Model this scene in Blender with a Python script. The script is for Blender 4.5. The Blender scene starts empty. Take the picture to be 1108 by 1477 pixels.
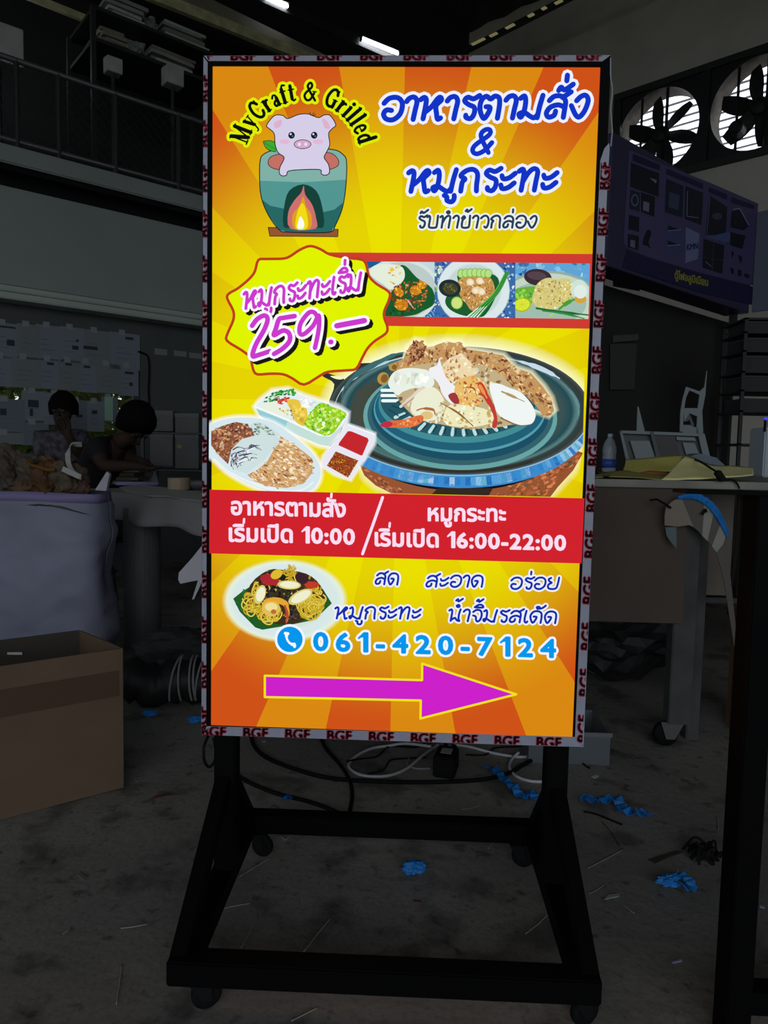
import bpy, bmesh, math, random
from mathutils import Vector, Matrix, noise
from mathutils.geometry import tessellate_polygon
scene = bpy.context.scene
C = scene.collection
# ------------------------------------------------------------------ camera
FPX, IW, IH = 1050.0, 1108, 1477
CAM = Vector((0.0274, -1.4229, 0.98))
YAW, PITCH, ROLL = -0.0343, 0.0768, 0.0208
FWD = Vector((math.sin(YAW)*math.cos(PITCH), math.cos(YAW)*math.cos(PITCH), -math.sin(PITCH)))
_r = Vector((math.cos(YAW), -math.sin(YAW), 0)); _u = _r.cross(FWD)
RGT = math.cos(ROLL)*_r + math.sin(ROLL)*_u
UPV = -math.sin(ROLL)*_r + math.cos(ROLL)*_u
cd = bpy.data.cameras.new('camera'); cam = bpy.data.objects.new('camera', cd); C.objects.link(cam)
cam.matrix_world = Matrix(((RGT.x, UPV.x, -FWD.x, CAM.x), (RGT.y, UPV.y, -FWD.y, CAM.y), (RGT.z, UPV.z, -FWD.z, CAM.z), (0, 0, 0, 1)))
cd.sensor_fit = 'VERTICAL'; cd.sensor_height = 36.0; cd.lens = FPX/IH*36.0; cd.clip_start = 0.02; cd.clip_end = 300
scene.camera = cam
# ------------------------------------------------------------------ world, exposure, daylight
w = bpy.data.worlds.new('world'); scene.world = w; w.use_nodes = True
bg = w.node_tree.nodes['Background']; bg.inputs[0].default_value = (0.86, 0.93, 1.0, 1); bg.inputs[1].default_value = 2.0
scene.view_settings.view_transform = 'Standard'; scene.view_settings.look = 'None'
scene.view_settings.exposure = 0.0; scene.view_settings.gamma = 1.0; scene.view_settings.use_curve_mapping = False
# unseen opening added behind the camera, sized for the daylight level (portal only guides sampling)
pl = bpy.data.lights.new('opening_portal', 'AREA'); pl.shape = 'RECTANGLE'; pl.size = 9.0; pl.size_y = 5.0; pl.cycles.is_portal = True
po = bpy.data.objects.new('opening_portal', pl); C.objects.link(po); po.location = (0.5, -7.0, 2.55); po.rotation_euler = (math.pi/2, 0, math.pi)
po.rotation_euler = (math.pi/2, 0, 0)

# ------------------------------------------------------------------ helpers
def ray(u, v): return (FWD + RGT*((u-IW/2)/FPX) - UPV*((v-IH/2)/FPX))
def F(u, v, z=0.0):                     # on the horizontal plane at height z
    d = ray(u, v); return CAM + d*((z-CAM.z)/d.z)
def at(u, v, Y):                        # at world depth y = Y
    d = ray(u, v); return CAM + d*((Y-CAM.y)/d.y)
def onplane(u, v, p0, n):
    d = ray(u, v); return CAM + d*((p0-CAM).dot(n)/d.dot(n))
def lin(c):
    return tuple((x/255/12.92 if x/255 <= 0.04045 else ((x/255+0.055)/1.055)**2.4) for x in c[:3])
_M = {}
def mat(name, col, rough=0.7, metal=0.0, var=0.0, scale=8.0, bump=0.0, bscale=40.0, spec=0.35, alpha=None, trans=0.0, emit=None, col2=None, stretch=None):
    if name in _M: return _M[name]
    m = bpy.data.materials.new(name); m.use_nodes = True; nt = m.node_tree; b = nt.nodes['Principled BSDF']
    b.inputs['Base Color'].default_value = (*col, 1); b.inputs['Roughness'].default_value = rough
    b.inputs['Metallic'].default_value = metal; b.inputs['Specular IOR Level'].default_value = spec
    if trans: b.inputs['Transmission Weight'].default_value = trans; b.inputs['IOR'].default_value = 1.3
    if alpha is not None: b.inputs['Alpha'].default_value = alpha
    if emit: b.inputs['Emission Color'].default_value = (*col, 1); b.inputs['Emission Strength'].default_value = emit
    if var or bump:
        tc = nt.nodes.new('ShaderNodeTexCoord'); mp = nt.nodes.new('ShaderNodeMapping'); nt.links.new(tc.outputs['Object'], mp.inputs[0])
        if stretch: mp.inputs['Scale'].default_value = stretch
    if var:
        n = nt.nodes.new('ShaderNodeTexNoise'); n.inputs['Scale'].default_value = scale; n.inputs['Detail'].default_value = 6
        r = nt.nodes.new('ShaderNodeValToRGB'); r.color_ramp.elements[0].position = 0.3; r.color_ramp.elements[1].position = 0.7
        c2 = col2 or tuple(min(1, x*(1+var)) for x in col)
        r.color_ramp.elements[0].color = (*[x*(1-var) for x in col], 1); r.color_ramp.elements[1].color = (*c2, 1)
        nt.links.new(mp.outputs[0], n.inputs['Vector']); nt.links.new(n.outputs[0], r.inputs[0]); nt.links.new(r.outputs[0], b.inputs['Base Color'])
    if bump:
        n2 = nt.nodes.new('ShaderNodeTexNoise'); n2.inputs['Scale'].default_value = bscale; n2.inputs['Detail'].default_value = 4
        bp = nt.nodes.new('ShaderNodeBump'); bp.inputs['Strength'].default_value = bump; bp.inputs['Distance'].default_value = 0.01
        nt.links.new(mp.outputs[0], n2.inputs['Vector']); nt.links.new(n2.outputs[0], bp.inputs['Height']); nt.links.new(bp.outputs[0], b.inputs['Normal'])
    _M[name] = m; return m

class MB:
    def __init__(s): s.v = []; s.f = []
    def add(s, vs, fs):
        o = len(s.v); s.v += [Vector(p) for p in vs]; s.f += [tuple(i+o for i in f) for f in fs]; return s
    def axbox(s, c, ax, ay, az, sx, sy, sz, bev=0.0):
        c = Vector(c); ax, ay, az = ax.normalized(), ay.normalized(), az.normalized()
        bm = bmesh.new(); bmesh.ops.create_cube(bm, size=1)
        for v in bm.verts: v.co = Vector((v.co.x*sx, v.co.y*sy, v.co.z*sz))
        if bev: bmesh.ops.bevel(bm, geom=list(bm.edges), offset=bev, segments=2, affect='EDGES', clamp_overlap=True)
        bm.verts.index_update()
        s.add([c+ax*v.co.x+ay*v.co.y+az*v.co.z for v in bm.verts], [tuple(v.index for v in f.verts) for f in bm.faces]); bm.free(); return s
    def box(s, x0, x1, y0, y1, z0, z1, bev=0.0):
        return s.axbox(((x0+x1)/2, (y0+y1)/2, (z0+z1)/2), Vector((1, 0, 0)), Vector((0, 1, 0)), Vector((0, 0, 1)), x1-x0, y1-y0, z1-z0, bev)
    def bar(s, a, b, wx, wy=None, up=Vector((0, 0, 1)), bev=0.0):
        a = Vector(a); b = Vector(b); d = (b-a); wy = wy or wx
        if abs(d.normalized().dot(up)) > 0.99: up = Vector((0, 1, 0))
        side = d.cross(up).normalized(); u2 = side.cross(d).normalized()
        return s.axbox((a+b)/2, side, u2, d, wx, wy, d.length, bev)
    def tube(s, pts, r, n=8, closed=False, cap=True):
        pts = [Vector(p) for p in pts]; rs = r if isinstance(r, (list, tuple)) else [r]*len(pts); m = len(pts)
        vs = []; nrm = None
        for i, p in enumerate(pts):
            a = pts[(i-1) % m] if (closed or i > 0) else p; b = pts[(i+1) % m] if (closed or i < m-1) else p
            t = (b-a).normalized()
            if nrm is None: nrm = t.cross(Vector((0, 0, 1)) if abs(t.z) < 0.9 else Vector((1, 0, 0))).normalized()
            nrm = (nrm - t*nrm.dot(t)).normalized(); bn = t.cross(nrm)
            vs += [p+(nrm*math.cos(k*2*math.pi/n)+bn*math.sin(k*2*math.pi/n))*rs[i] for k in range(n)]
        fs = []
        for i in range(m if closed else m-1):
            j = (i+1) % m
            fs += [(i*n+k, i*n+(k+1) % n, j*n+(k+1) % n, j*n+k) for k in range(n)]
        if cap and not closed: fs += [tuple(range(n))[::-1], tuple((m-1)*n+k for k in range(n))]
        return s.add(vs, fs)
    def lathe(s, c, prof, n=20, axis=Vector((0, 0, 1))):
        c = Vector(c); axis = axis.normalized(); ref = Vector((1, 0, 0)) if abs(axis.x) < 0.9 else Vector((0, 1, 0))
        a = axis.cross(ref).normalized(); b = axis.cross(a); vs = []; fs = []
        for (r, h) in prof: vs += [c+axis*h+(a*math.cos(k*2*math.pi/n)+b*math.sin(k*2*math.pi/n))*r for k in range(n)]
        for i in range(len(prof)-1): fs += [(i*n+k, i*n+(k+1) % n, (i+1)*n+(k+1) % n, (i+1)*n+k) for k in range(n)]
        fs += [tuple(range(n)), tuple((len(prof)-1)*n+k for k in range(n))[::-1]]
        return s.add(vs, fs)
    def grid(s, fn, nu, nv):
        vs = [fn(i/nu, j/nv) for j in range(nv+1) for i in range(nu+1)]
        return s.add(vs, [(j*(nu+1)+i, j*(nu+1)+i+1, (j+1)*(nu+1)+i+1, (j+1)*(nu+1)+i) for j in range(nv) for i in range(nu)])
    def prism(s, poly, off):                     # extruded outline (list of Vector), off = extrusion vector
        n = len(poly); tri = tessellate_polygon([poly])
        vs = list(poly)+[p+off for p in poly]
        return s.add(vs, [tuple(t) for t in tri]+[tuple(i+n for i in t[::-1]) for t in tri]+[(i, (i+1) % n, (i+1) % n+n, i+n) for i in range(n)])
def wloc(o):
    l = Vector(o.location)
    while o.parent: o = o.parent; l += o.location
    return l
def obj(name, mb, m, parent=None, loc=None, smooth=False, solid=0.0):
    if loc is None and parent is None:
        xs = [v.x for v in mb.v]; ys = [v.y for v in mb.v]; loc = Vector(((min(xs)+max(xs))/2, (min(ys)+max(ys))/2, min(v.z for v in mb.v)))
    o_ = wloc(parent) if parent else Vector(loc)
    me = bpy.data.meshes.new(name); me.from_pydata([v-o_ for v in mb.v], [], mb.f); me.validate()
    b = bmesh.new(); b.from_mesh(me); smooth and bmesh.ops.remove_doubles(b, verts=b.verts, dist=1e-5); bmesh.ops.recalc_face_normals(b, faces=b.faces); b.to_mesh(me); b.free()
    me.materials.append(m); ob = bpy.data.objects.new(name, me); C.objects.link(ob)
    if parent: ob.parent = parent
    else: ob.location = loc
    if smooth: me.shade_smooth()
    if solid: md = ob.modifiers.new('thickness', 'SOLIDIFY'); md.thickness = solid; md.offset = 0
    return ob
def tag(o, label, cat, group=None, kind=None):
    if label: o['label'] = label
    if cat: o['category'] = cat
    if group: o['group'] = group
    if kind: o['kind'] = kind
    return o
def thing(name, label, cat, loc, group=None):
    o = bpy.data.objects.new(name, None); C.objects.link(o); o.location = loc; o.empty_display_size = 0.1
    return tag(o, label, cat, group)
def struct(name, mb, m, parent=None):
    o = obj(name, mb, m, parent)
    if not parent: o['kind'] = 'structure'
    return o
def cr(pts, n=6, closed=False):                   # Catmull-Rom through tuples / Vectors
    P = [tuple(p) for p in pts]; m = len(P); out = []
    if m < 3 and not closed: 
        return [tuple(a+(b-a)*k/n for a, b in zip(P[0], P[1])) for k in range(n+1)]
    for i in range(m if closed else m-1):
        g = (lambda j: P[j % m]) if closed else (lambda j: P[max(0, min(m-1, j))])
        p0, p1, p2, p3 = g(i-1), g(i), g(i+1), g(i+2)
        for k in range(n):
            t = k/n
            out.append(tuple(0.5*((2*b)+(-a+c)*t+(2*a-5*b+4*c-d)*t*t+(-a+3*b-3*c+d)*t**3) for a, b, c, d in zip(p0, p1, p2, p3)))
    if not closed: out.append(P[-1])
    return out

# ------------------------------------------------------------------ flat print painter (positions in photo pixels, laid on a real plane)
def print_mat(name, emissive, strength=1.0):
    m = bpy.data.materials.new(name); m.use_nodes = True; nt = m.node_tree; nt.nodes.clear()
    out = nt.nodes.new('ShaderNodeOutputMaterial'); at_ = nt.nodes.new('ShaderNodeVertexColor'); at_.layer_name = 'ink'
    if emissive:
        e = nt.nodes.new('ShaderNodeEmission'); e.inputs[1].default_value = strength; nt.links.new(at_.outputs[0], e.inputs[0])
        t = nt.nodes.new('ShaderNodeBsdfTransparent'); mx = nt.nodes.new('ShaderNodeMixShader')
        nt.links.new(at_.outputs['Alpha'], mx.inputs[0]); nt.links.new(t.outputs[0], mx.inputs[1]); nt.links.new(e.outputs[0], mx.inputs[2]); nt.links.new(mx.outputs[0], out.inputs[0])
    else:
        e = nt.nodes.new('ShaderNodeBsdfPrincipled'); e.inputs['Roughness'].default_value = 0.6; nt.links.new(at_.outputs[0], e.inputs[0]); nt.links.new(at_.outputs['Alpha'], e.inputs['Alpha']); nt.links.new(e.outputs[0], out.inputs[0])
    return m
PM_E = print_mat('backlit_ink', True, 1.0)
PM_D = print_mat('printed_ink', False)
class Painter:
    def __init__(s, p0, n, step=1e-5, start=0.0):
        s.p0 = Vector(p0); s.n = Vector(n).normalized(); s.step = step; s.L = start; s.reset()
    def reset(s): s.v = []; s.f = []; s.c = []
    def _pt(s, p, sub=0): return onplane(p[0], p[1], s.p0 + s.n*((s.L+sub)*s.step), s.n)
    def raw(s, pts, faces, cols, sub=0):
        o = len(s.v); s.v += [s._pt(p, sub) for p in pts]; s.f += [tuple(i+o for i in f) for f in faces]; s.c += cols
    def up(s, n=1): s.L += n
    def poly(s, pts, col, smooth=0, sub=0, a=1.0, up=True):
        if up: s.L += 1
        if smooth: pts = cr(pts, smooth, True)
        tri = tessellate_polygon([[Vector((p[0], p[1], 0)) for p in pts]])
        c = (*lin(col), a)
        s.raw(pts, [tuple(t) for t in tri], [c]*len(pts), sub)
    def halo(s, pts, col, wd, smooth=0, a=1.0, a2=0.0, up=True):
        if up: s.L += 1
        if smooth: pts = cr(pts, smooth, True)
        m = len(pts); ar = sum(pts[i][0]*pts[(i+1) % m][1]-pts[(i+1) % m][0]*pts[i][1] for i in range(m)); sg = 1 if ar > 0 else -1
        out = []
        for i in range(m):
            tx = pts[(i+1) % m][0]-pts[i-1][0]; ty = pts[(i+1) % m][1]-pts[i-1][1]; l = math.hypot(tx, ty) or 1
            out.append((pts[i][0]+sg*ty/l*wd, pts[i][1]-sg*tx/l*wd))
        c = lin(col)
        s.raw(list(pts)+out, [(i, (i+1) % m, m+(i+1) % m, m+i) for i in range(m)], [(*c, a)]*m+[(*c, a2)]*m)
    def stroke(s, pts, wd, col, smooth=0, closed=False, sub=0, up=True, disc=8):
        if up: s.L += 1
        if smooth: pts = cr(pts, smooth, closed)
        ws = wd if isinstance(wd, (list, tuple)) else [wd]*len(pts)
        if len(ws) != len(pts): ws = [ws[min(len(ws)-1, int(i/len(pts)*len(ws)))] for i in range(len(pts))]
        c = (*lin(col), 1.0); m = len(pts)
        for i in range(m if closed else m-1):
            a, b = pts[i], pts[(i+1) % m]; dx, dy = b[0]-a[0], b[1]-a[1]; l = math.hypot(dx, dy)
            if l < 1e-6: continue
            nx, ny = -dy/l, dx/l; ha = ws[i]/2; hb = ws[(i+1) % m]/2
            s.raw([(a[0]+nx*ha, a[1]+ny*ha), (a[0]-nx*ha, a[1]-ny*ha), (b[0]-nx*hb, b[1]-ny*hb), (b[0]+nx*hb, b[1]+ny*hb)], [(0, 1, 2, 3)], [c]*4, sub)
        if disc:
            for i, p in enumerate(pts):
                h = ws[i]/2; s.raw([(p[0]+h*math.cos(k*2*math.pi/disc), p[1]+h*math.sin(k*2*math.pi/disc)) for k in range(disc)], [tuple(range(disc))], [c]*disc, sub)
    def ell(s, cx, cy, rx, ry, col, rot=0, sub=0, a=1.0, up=True, n=28):
        if up: s.L += 1
        s.raw([s._e(cx, cy, rx, ry, rot, k*2*math.pi/n) for k in range(n)], [tuple(range(n))], [(*lin(col), a)]*n, sub)
    def _e(s, cx, cy, rx, ry, rot, t):
        x, y = rx*math.cos(t), ry*math.sin(t); c, d = math.cos(math.radians(rot)), math.sin(math.radians(rot)); return (cx+x*c-y*d, cy+x*d+y*c)
    def erings(s, cx, cy, rx, ry, stops, rot=0, n=48):        # stops [(t, colour, alpha)] from the middle out
        s.L += 1; pts = []; cols = []; fs = []
        for t, c, a in stops:
            pts += [s._e(cx, cy, rx*t, ry*t, rot, k*2*math.pi/n) for k in range(n)]; cols += [(*lin(c), a)]*n
        for i in range(len(stops)-1): fs += [(i*n+k, i*n+(k+1) % n, (i+1)*n+(k+1) % n, (i+1)*n+k) for k in range(n)]
        if stops[0][0] > 0 and len(stops[0]) > 2 and stops[0][0] < 0.02: fs.append(tuple(range(n)))
        s.raw(pts, fs, cols)
    def scatter(s, rnd, poly, cols, count, r0, r1, asp=0.6, rot=None):      # many small irregular dabs inside an outline
        xs = [p[0] for p in poly]; ys = [p[1] for p in poly]; s.L += 1; k = 0; tries = 0
        while k < count and tries < count*20:
            tries += 1; x, y = rnd.uniform(min(xs), max(xs)), rnd.uniform(min(ys), max(ys)); ins = False
            for i in range(len(poly)):
                a, b = poly[i], poly[i-1]
                if (a[1] > y) != (b[1] > y) and x < (b[0]-a[0])*(y-a[1])/(b[1]-a[1])+a[0]: ins = not ins
            if not ins: continue
            r = rnd.uniform(r0, r1); an = math.radians(rnd.uniform(0, 180) if rot is None else rot+rnd.uniform(-25, 25)); c, d = math.cos(an), math.sin(an); q = asp*rnd.uniform(.6, 1.3)
            pts = []
            for j in range(7):
                t = j*2*math.pi/7; rr = r*rnd.uniform(.7, 1.2); px, py = rr*math.cos(t), rr*q*math.sin(t); pts.append((x+px*c-py*d, y+px*d+py*c))
            co = rnd.choice(cols); jt = rnd.uniform(.88, 1.1); co = tuple(min(255, z*jt) for z in co)
            s.raw(pts, [tuple(range(7))], [(*lin(co), 1.0)]*7, (k % 12)); k += 1
        s.L += 12
    def finish(s, name, parent, m, clip=None, label=None):
        o_ = wloc(parent); me = bpy.data.meshes.new(name); me.from_pydata([v-o_ for v in s.v], [], s.f)
        at_ = me.color_attributes.new('ink', 'FLOAT_COLOR', 'POINT')
        at_.data.foreach_set('color', [x for c in s.c for x in c])
        if clip:                                   # clip outline in pixels (convex, clockwise on screen)
            b = bmesh.new(); b.from_mesh(me)
            for i in range(len(clip)):
                A = onplane(*clip[i], s.p0, s.n); B = onplane(*clip[(i+1) % len(clip)], s.p0, s.n)
                cc = onplane(sum(p[0] for p in clip)/len(clip), sum(p[1] for p in clip)/len(clip), s.p0, s.n)
                nn = (B-A).cross(s.n).normalized()
                if (cc-A).dot(nn) > 0: nn = -nn
                bmesh.ops.bisect_plane(b, geom=list(b.verts)+list(b.edges)+list(b.faces), dist=1e-9, plane_co=A-o_, plane_no=nn, clear_outer=True)
            b.to_mesh(me); b.free()
        me.materials.append(m); o = bpy.data.objects.new(name, me); C.objects.link(o); o.parent = parent
        if label: o['label'] = label
        s.reset(); s.up(0 if m is PM_D else 1)
        if not me.polygons: bpy.data.objects.remove(o); return None
        return o
def crop(ox, oy, k): return lambda pts: [(p[0]/k+ox, p[1]/k+oy) for p in pts]
c1 = crop(280, 70, 3.4625); c3 = crop(300, 340, 3.693); c4 = crop(500, 350, 2.916); c7 = crop(280, 880, 3.693); c8 = crop(560, 900, 3.4625)
k1 = crop(466, 480, 5.54); k2 = crop(650, 480, 5.54); k3 = crop(525, 370, 6.518); k4 = crop(690, 370, 6.518); k5 = crop(300, 590, 6.518); k6 = crop(360, 550, 5.989); k7 = crop(315, 800, 5.832)

# glyph outlines from Blender's built-in typefaces (Latin and Thai), emboldened by their own outline
def glyphs(text):
    if text == '1': return [(.02, .52), (.2, .73), (.31, .73), (.31, 0), (.2, 0), (.2, .6), (.08, .58)], [(2, 5, 4, 3), (2, 1, 5), (1, 6, 5), (1, 0, 6)], [(0, 1), (1, 2), (2, 3), (3, 4), (4, 5), (5, 6), (6, 0)]
    cu = bpy.data.curves.new('t', 'FONT'); cu.body = text; cu.size = 1; cu.resolution_u = 3; cu.fill_mode = 'FRONT'
    ob = bpy.data.objects.new('t', cu); C.objects.link(ob); dg = bpy.context.evaluated_depsgraph_get(); ev = ob.evaluated_get(dg); me = ev.to_mesh()
    b = bmesh.new(); b.from_mesh(me); bmesh.ops.remove_doubles(b, verts=b.verts, dist=1e-5); b.verts.index_update()
    vs = [(v.co.x, v.co.y) for v in b.verts]; fs = [tuple(v.index for v in f.verts) for f in b.faces]
    es = [tuple(v.index for v in e.verts) for e in b.edges if len(e.link_faces) == 1]; b.free(); ev.to_mesh_clear()
    bpy.data.objects.remove(ob); bpy.data.curves.remove(cu); return vs, fs, es
def ftext(P, text, x0, y0, x1, y1, h, col, bold=0.0, outline=None, ow=0.0, shear=0.0, href=0.73, track=0.0, capx=None):
    """text fitted between baseline pixels (x0,y0)-(x1,y1); h = pixel height of a capital / Thai consonant"""
    if track:
        V, Fa, E, x = [], [], [], 0.0
        for ch in text:
            vs, fs, es = glyphs(ch); wd = max((v[0] for v in vs), default=0.3); mn = min((v[0] for v in vs), default=0); o = len(V)
            V += [(v[0]-mn+x, v[1]) for v in vs]; Fa += [tuple(i+o for i in f) for f in fs]; E += [(a+o, b+o) for a, b in es]; x += wd-mn+track
        vs, fs, es = V, Fa, E
    else: vs, fs, es = glyphs(text)
    mnx = min(v[0] for v in vs); mxx = max(v[0] for v in vs)
    def mp(v):
        t = (v[0]-mnx)/(mxx-mnx); up = v[1]/href*h; return (x0+(x1-x0)*t+shear*up, y0+(y1-y0)*t-up)
    pts = [mp(v) for v in vs]
    def edges(wd, c):
        for a, b in es:
            P.stroke([pts[a], pts[b]], wd, c, up=False, disc=6)
    if outline: P.up(); edges(bold+2*ow, outline); 
    P.up(); P.raw(pts, fs, [(*lin(outline or col), 1.0)]*len(pts))
    P.up(2)
    if bold: edges(bold, col)
    P.raw(pts, fs, [(*lin(col), 1.0)]*len(pts)); P.up()

# brush alphabet: (width, strokes) in units of consonant height
BR = {
 'อ': (.78, [[(.05, .72), (.22, .93), (.5, .95), (.68, .72), (.66, .3), (.45, .04), (.2, .06), (.08, .26), (.16, .44), (.34, .42)]]),
 'า': (.52, [[(.04, .78), (.14, .93), (.3, .96), (.4, .78), (.37, .4), (.34, .03)]]),
 'ห': (.88, [[(.0, .85), (.12, .95), (.2, .78), (.16, .05)], [(.17, .3), (.4, .55), (.56, .85), (.66, .95), (.72, .84), (.6, .68), (.55, .55), (.6, .28), (.66, .03), (.76, .08)]]),
 'ร': (.62, [[(.62, 1.0), (.42, .86), (.22, .93), (.12, .78), (.28, .62), (.48, .5), (.5, .24), (.4, .04), (.24, .08), (.22, .18)]]),
 'ต': (.88, [[(.26, .52), (.4, .5), (.38, .3), (.24, .03), (.1, .28), (.05, .58), (.1, .84), (.24, .96), (.39, .84), (.52, .96), (.68, .88), (.72, .55), (.7, .03)]]),
 'ด': (.86, [[(.24, .52), (.41, .5), (.38, .3), (.23, .03), (.1, .26), (.05, .6), (.2, .9), (.46, .96), (.66, .82), (.71, .5), (.69, .03)]]),
 'ม': (.9, [[(.02, .85), (.15, .95), (.21, .7), (.19, .3), (.1, .06), (.03, .2), (.2, .26), (.42, .1), (.56, .03), (.66, .14)], [(.78, .97), (.71, .5), (.67, .03)]]),
 'ส': (.86, [[(.12, .74), (.28, .92), (.52, .92), (.68, .72), (.68, .3), (.67, .03)], [(.66, .46), (.44, .56), (.18, .46), (.07, .22), (.16, .05), (.34, .12), (.38, .3)], [(.56, .86), (.84, 1.1)]]),
 'ล': (.84, [[(.12, .74), (.28, .92), (.52, .92), (.68, .72), (.68, .3), (.67, .03)], [(.66, .46), (.44, .56), (.18, .46), (.07, .22), (.16, .05), (.34, .12), (.38, .3)]]),
 'ง': (.68, [[(.2, .72), (.34, .9), (.5, .94), (.6, .72), (.52, .3), (.36, .04), (.22, .14), (.04, .52)]]),
 'ก': (.82, [[(.12, .03), (.14, .42), (.22, .56), (.06, .7), (.24, .92), (.48, .96), (.64, .76), (.65, .3), (.67, .03)]]),
 'ะ': (.62, [[(.06, .68), (.12, .54), (.32, .58), (.52, .78)], [(.06, .28), (.12, .12), (.32, .16), (.52, .36)]]),
 'ท': (.84, [[(.02, .85), (.14, .95), (.2, .75), (.17, .03)], [(.18, .36), (.34, .76), (.52, .96), (.67, .85), (.65, .4), (.63, .03)]]),
 'เ': (.36, [[(.14, .97), (.09, .5), (.1, .12), (.2, .03), (.26, .12)]]),
 'ย': (.82, [[(.22, .94), (.08, .82), (.16, .64), (.28, .54), (.1, .38), (.12, .1), (.35, .02), (.58, .1), (.66, .5), (.69, .97)]]),
 'น': (.84, [[(.02, .85), (.14, .95), (.2, .75), (.17, .03)], [(.18, .1), (.4, .28), (.52, .1), (.68, .04), (.62, .22), (.62, .6), (.68, .97)]]),
 'จ': (.7, [[(.08, .78), (.26, .95), (.5, .9), (.6, .6), (.55, .2), (.4, .03), (.3, .16), (.26, .42), (.1, .5)]]),
 'บ': (.84, [[(.02, .85), (.14, .95), (.2, .75), (.17, .2), (.25, .04), (.6, .04), (.68, .2), (.7, .97)]]),
 'ข': (.76, [[(.08, .76), (.2, .93), (.28, .8), (.14, .62), (.12, .2), (.2, .04), (.5, .04), (.6, .2), (.6, .97)]]),
 'ว': (.66, [[(.05, .76), (.22, .94), (.42, .94), (.55, .7), (.55, .3), (.44, .03), (.32, .12)]]),
 '&': (.8, [[(.72, .05), (.24, .7), (.3, .95), (.5, .97), (.54, .76), (.12, .36), (.08, .12), (.28, .0), (.54, .14), (.74, .46)]]),
 ' ': (.5, []),
}
MK = {'ั': [[(-.32, 1.16), (-.24, 1.3), (-.12, 1.18), (.16, 1.42)]], 'ิ': [[(-.42, 1.16), (-.2, 1.36), (.0, 1.34), (.06, 1.16), (-.42, 1.16)]],
      '่': [[(-.08, 1.22), (-.08, 1.46)]], '้': [[(-.34, 1.32), (-.24, 1.44), (-.2, 1.26), (.04, 1.48)]], 'ู': [[(-.3, -.14), (-.2, -.2), (-.18, -.36), (-.02, -.42), (.06, -.3), (.05, -.14)]],
      '็': [[(-.3, 1.14), (-.36, 1.28), (-.2, 1.3), (-.2, 1.16), (.0, 1.24), (.16, 1.42)]], 'ํ': [[(-.2, 1.14), (-.1, 1.2), (-.16, 1.32), (-.28, 1.24), (-.2, 1.14)]]}
def bword(P, text, x0, y0, x1, y1, h, wd, col, outline=(250, 250, 255), ow=4.0, shear=0.12, shadow=None, smooth=5):
    text = text.replace('ำ', 'ํา').replace('้ํ', 'ํ้'); strokes = []; x = 0.0; upper = False
    for ch in text:
        if ch in MK:
            dy = 0.0
            if ch in '่้': dy = 0.34 if upper else 0.0
            for s_ in MK[ch]: strokes.append([(x+p[0]-.14, p[1]+dy) for p in s_])
            if ch in 'ัิ็ํ': upper = True
        else:
            g = BR[ch]; 
            for s_ in g[1]: strokes.append([(x+p[0], p[1]) for p in s_])
            x += g[0]
            if not (ch == 'า'): upper = False
    W = x-.12
    def mp(p): 
        t = p[0]/W; upx = p[1]*h; return (x0+(x1-x0)*t+shear*(upx-h/2), y0+(y1-y0)*t-upx)
    S = [cr([mp(p) for p in s_], smooth) for s_ in strokes]
    if shadow:
        P.up()
        for s_ in S: P.stroke([(p[0]+shadow[0], p[1]+shadow[1]) for p in s_], wd+2*ow, shadow[2], up=False)
    if outline:
        P.up(2)
        for s_ in S: P.stroke(s_, wd+2*ow, outline, up=False)
    P.up(2)
    for s_ in S: P.stroke(s_, wd, col, up=False)
    P.up()




# ================================================================== THE LIGHTBOX SIGN ON ITS ROLLING STAND
black = mat('black_enamel', (0.003, 0.003, 0.0033), 0.5, spec=0.04)
blackm = mat('black_rubber', (0.0045, 0.0045, 0.0045), 0.7, spec=.15)
alu = mat('dark_aluminium', (0.012, 0.0125, 0.013), 0.5, 0.3, spec=.15)
chrome = mat('dull_steel', (0.12, 0.12, 0.12), 0.4, 0.9)
SW, SB, SH = 0.765, 0.4093, 1.3188; ST = SB+SH; hx = SW/2
sign = thing('lightbox_sign', 'tall backlit food menu sign, orange and yellow, on a black wheeled steel stand', 'sign', (0, 0.03, 0))
LIP = 0.0182; FY = 0.006
for nm, x0, x1, z0, z1 in (('frame_rail', -hx, -hx+LIP, SB, ST), ('frame_rail', hx-LIP, hx, SB, ST), ('frame_rail', -hx+LIP, hx-LIP, SB, SB+LIP), ('frame_rail', -hx+LIP, hx-LIP, ST-LIP, ST)):
    obj(nm, MB().box(x0, x1, 0, 0.1, z0, z1, 0.0012), black, sign)
obj('back_panel', MB().box(-hx+LIP, hx-LIP, 0.092, 0.098, SB+LIP, ST-LIP), mat('sheet_white', (.3, .3, .3), .6), sign)
# face: rays of orange on yellow, lit from behind
fm = bpy.data.materials.new('backlit_face'); fm.use_nodes = True; nt = fm.node_tree; nt.nodes.clear(); N = nt.nodes.new; Lk = nt.links.new
geo = N('ShaderNodeNewGeometry'); sub = N('ShaderNodeVectorMath'); sub.operation = 'SUBTRACT'; ctr = onplane(573.6, 580, Vector((0, FY, 1)), Vector((0, -1, 0)))
tc = N('ShaderNodeTexCoord'); Lk(tc.outputs['Object'], sub.inputs[0]); sub.inputs[1].default_value = ctr-Vector((0, 0.03, 0))
sp = N('ShaderNodeSeparateXYZ'); Lk(sub.outputs[0], sp.inputs[0])
def mth(op, a, b=None, c=None):
    n = N('ShaderNodeMath'); n.operation = op
    for i, x in enumerate((a, b, c)):
        if x is None: continue
        if isinstance(x, (int, float)): n.inputs[i].default_value = x
        else: Lk(x, n.inputs[i])
    return n.outputs[0]
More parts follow.
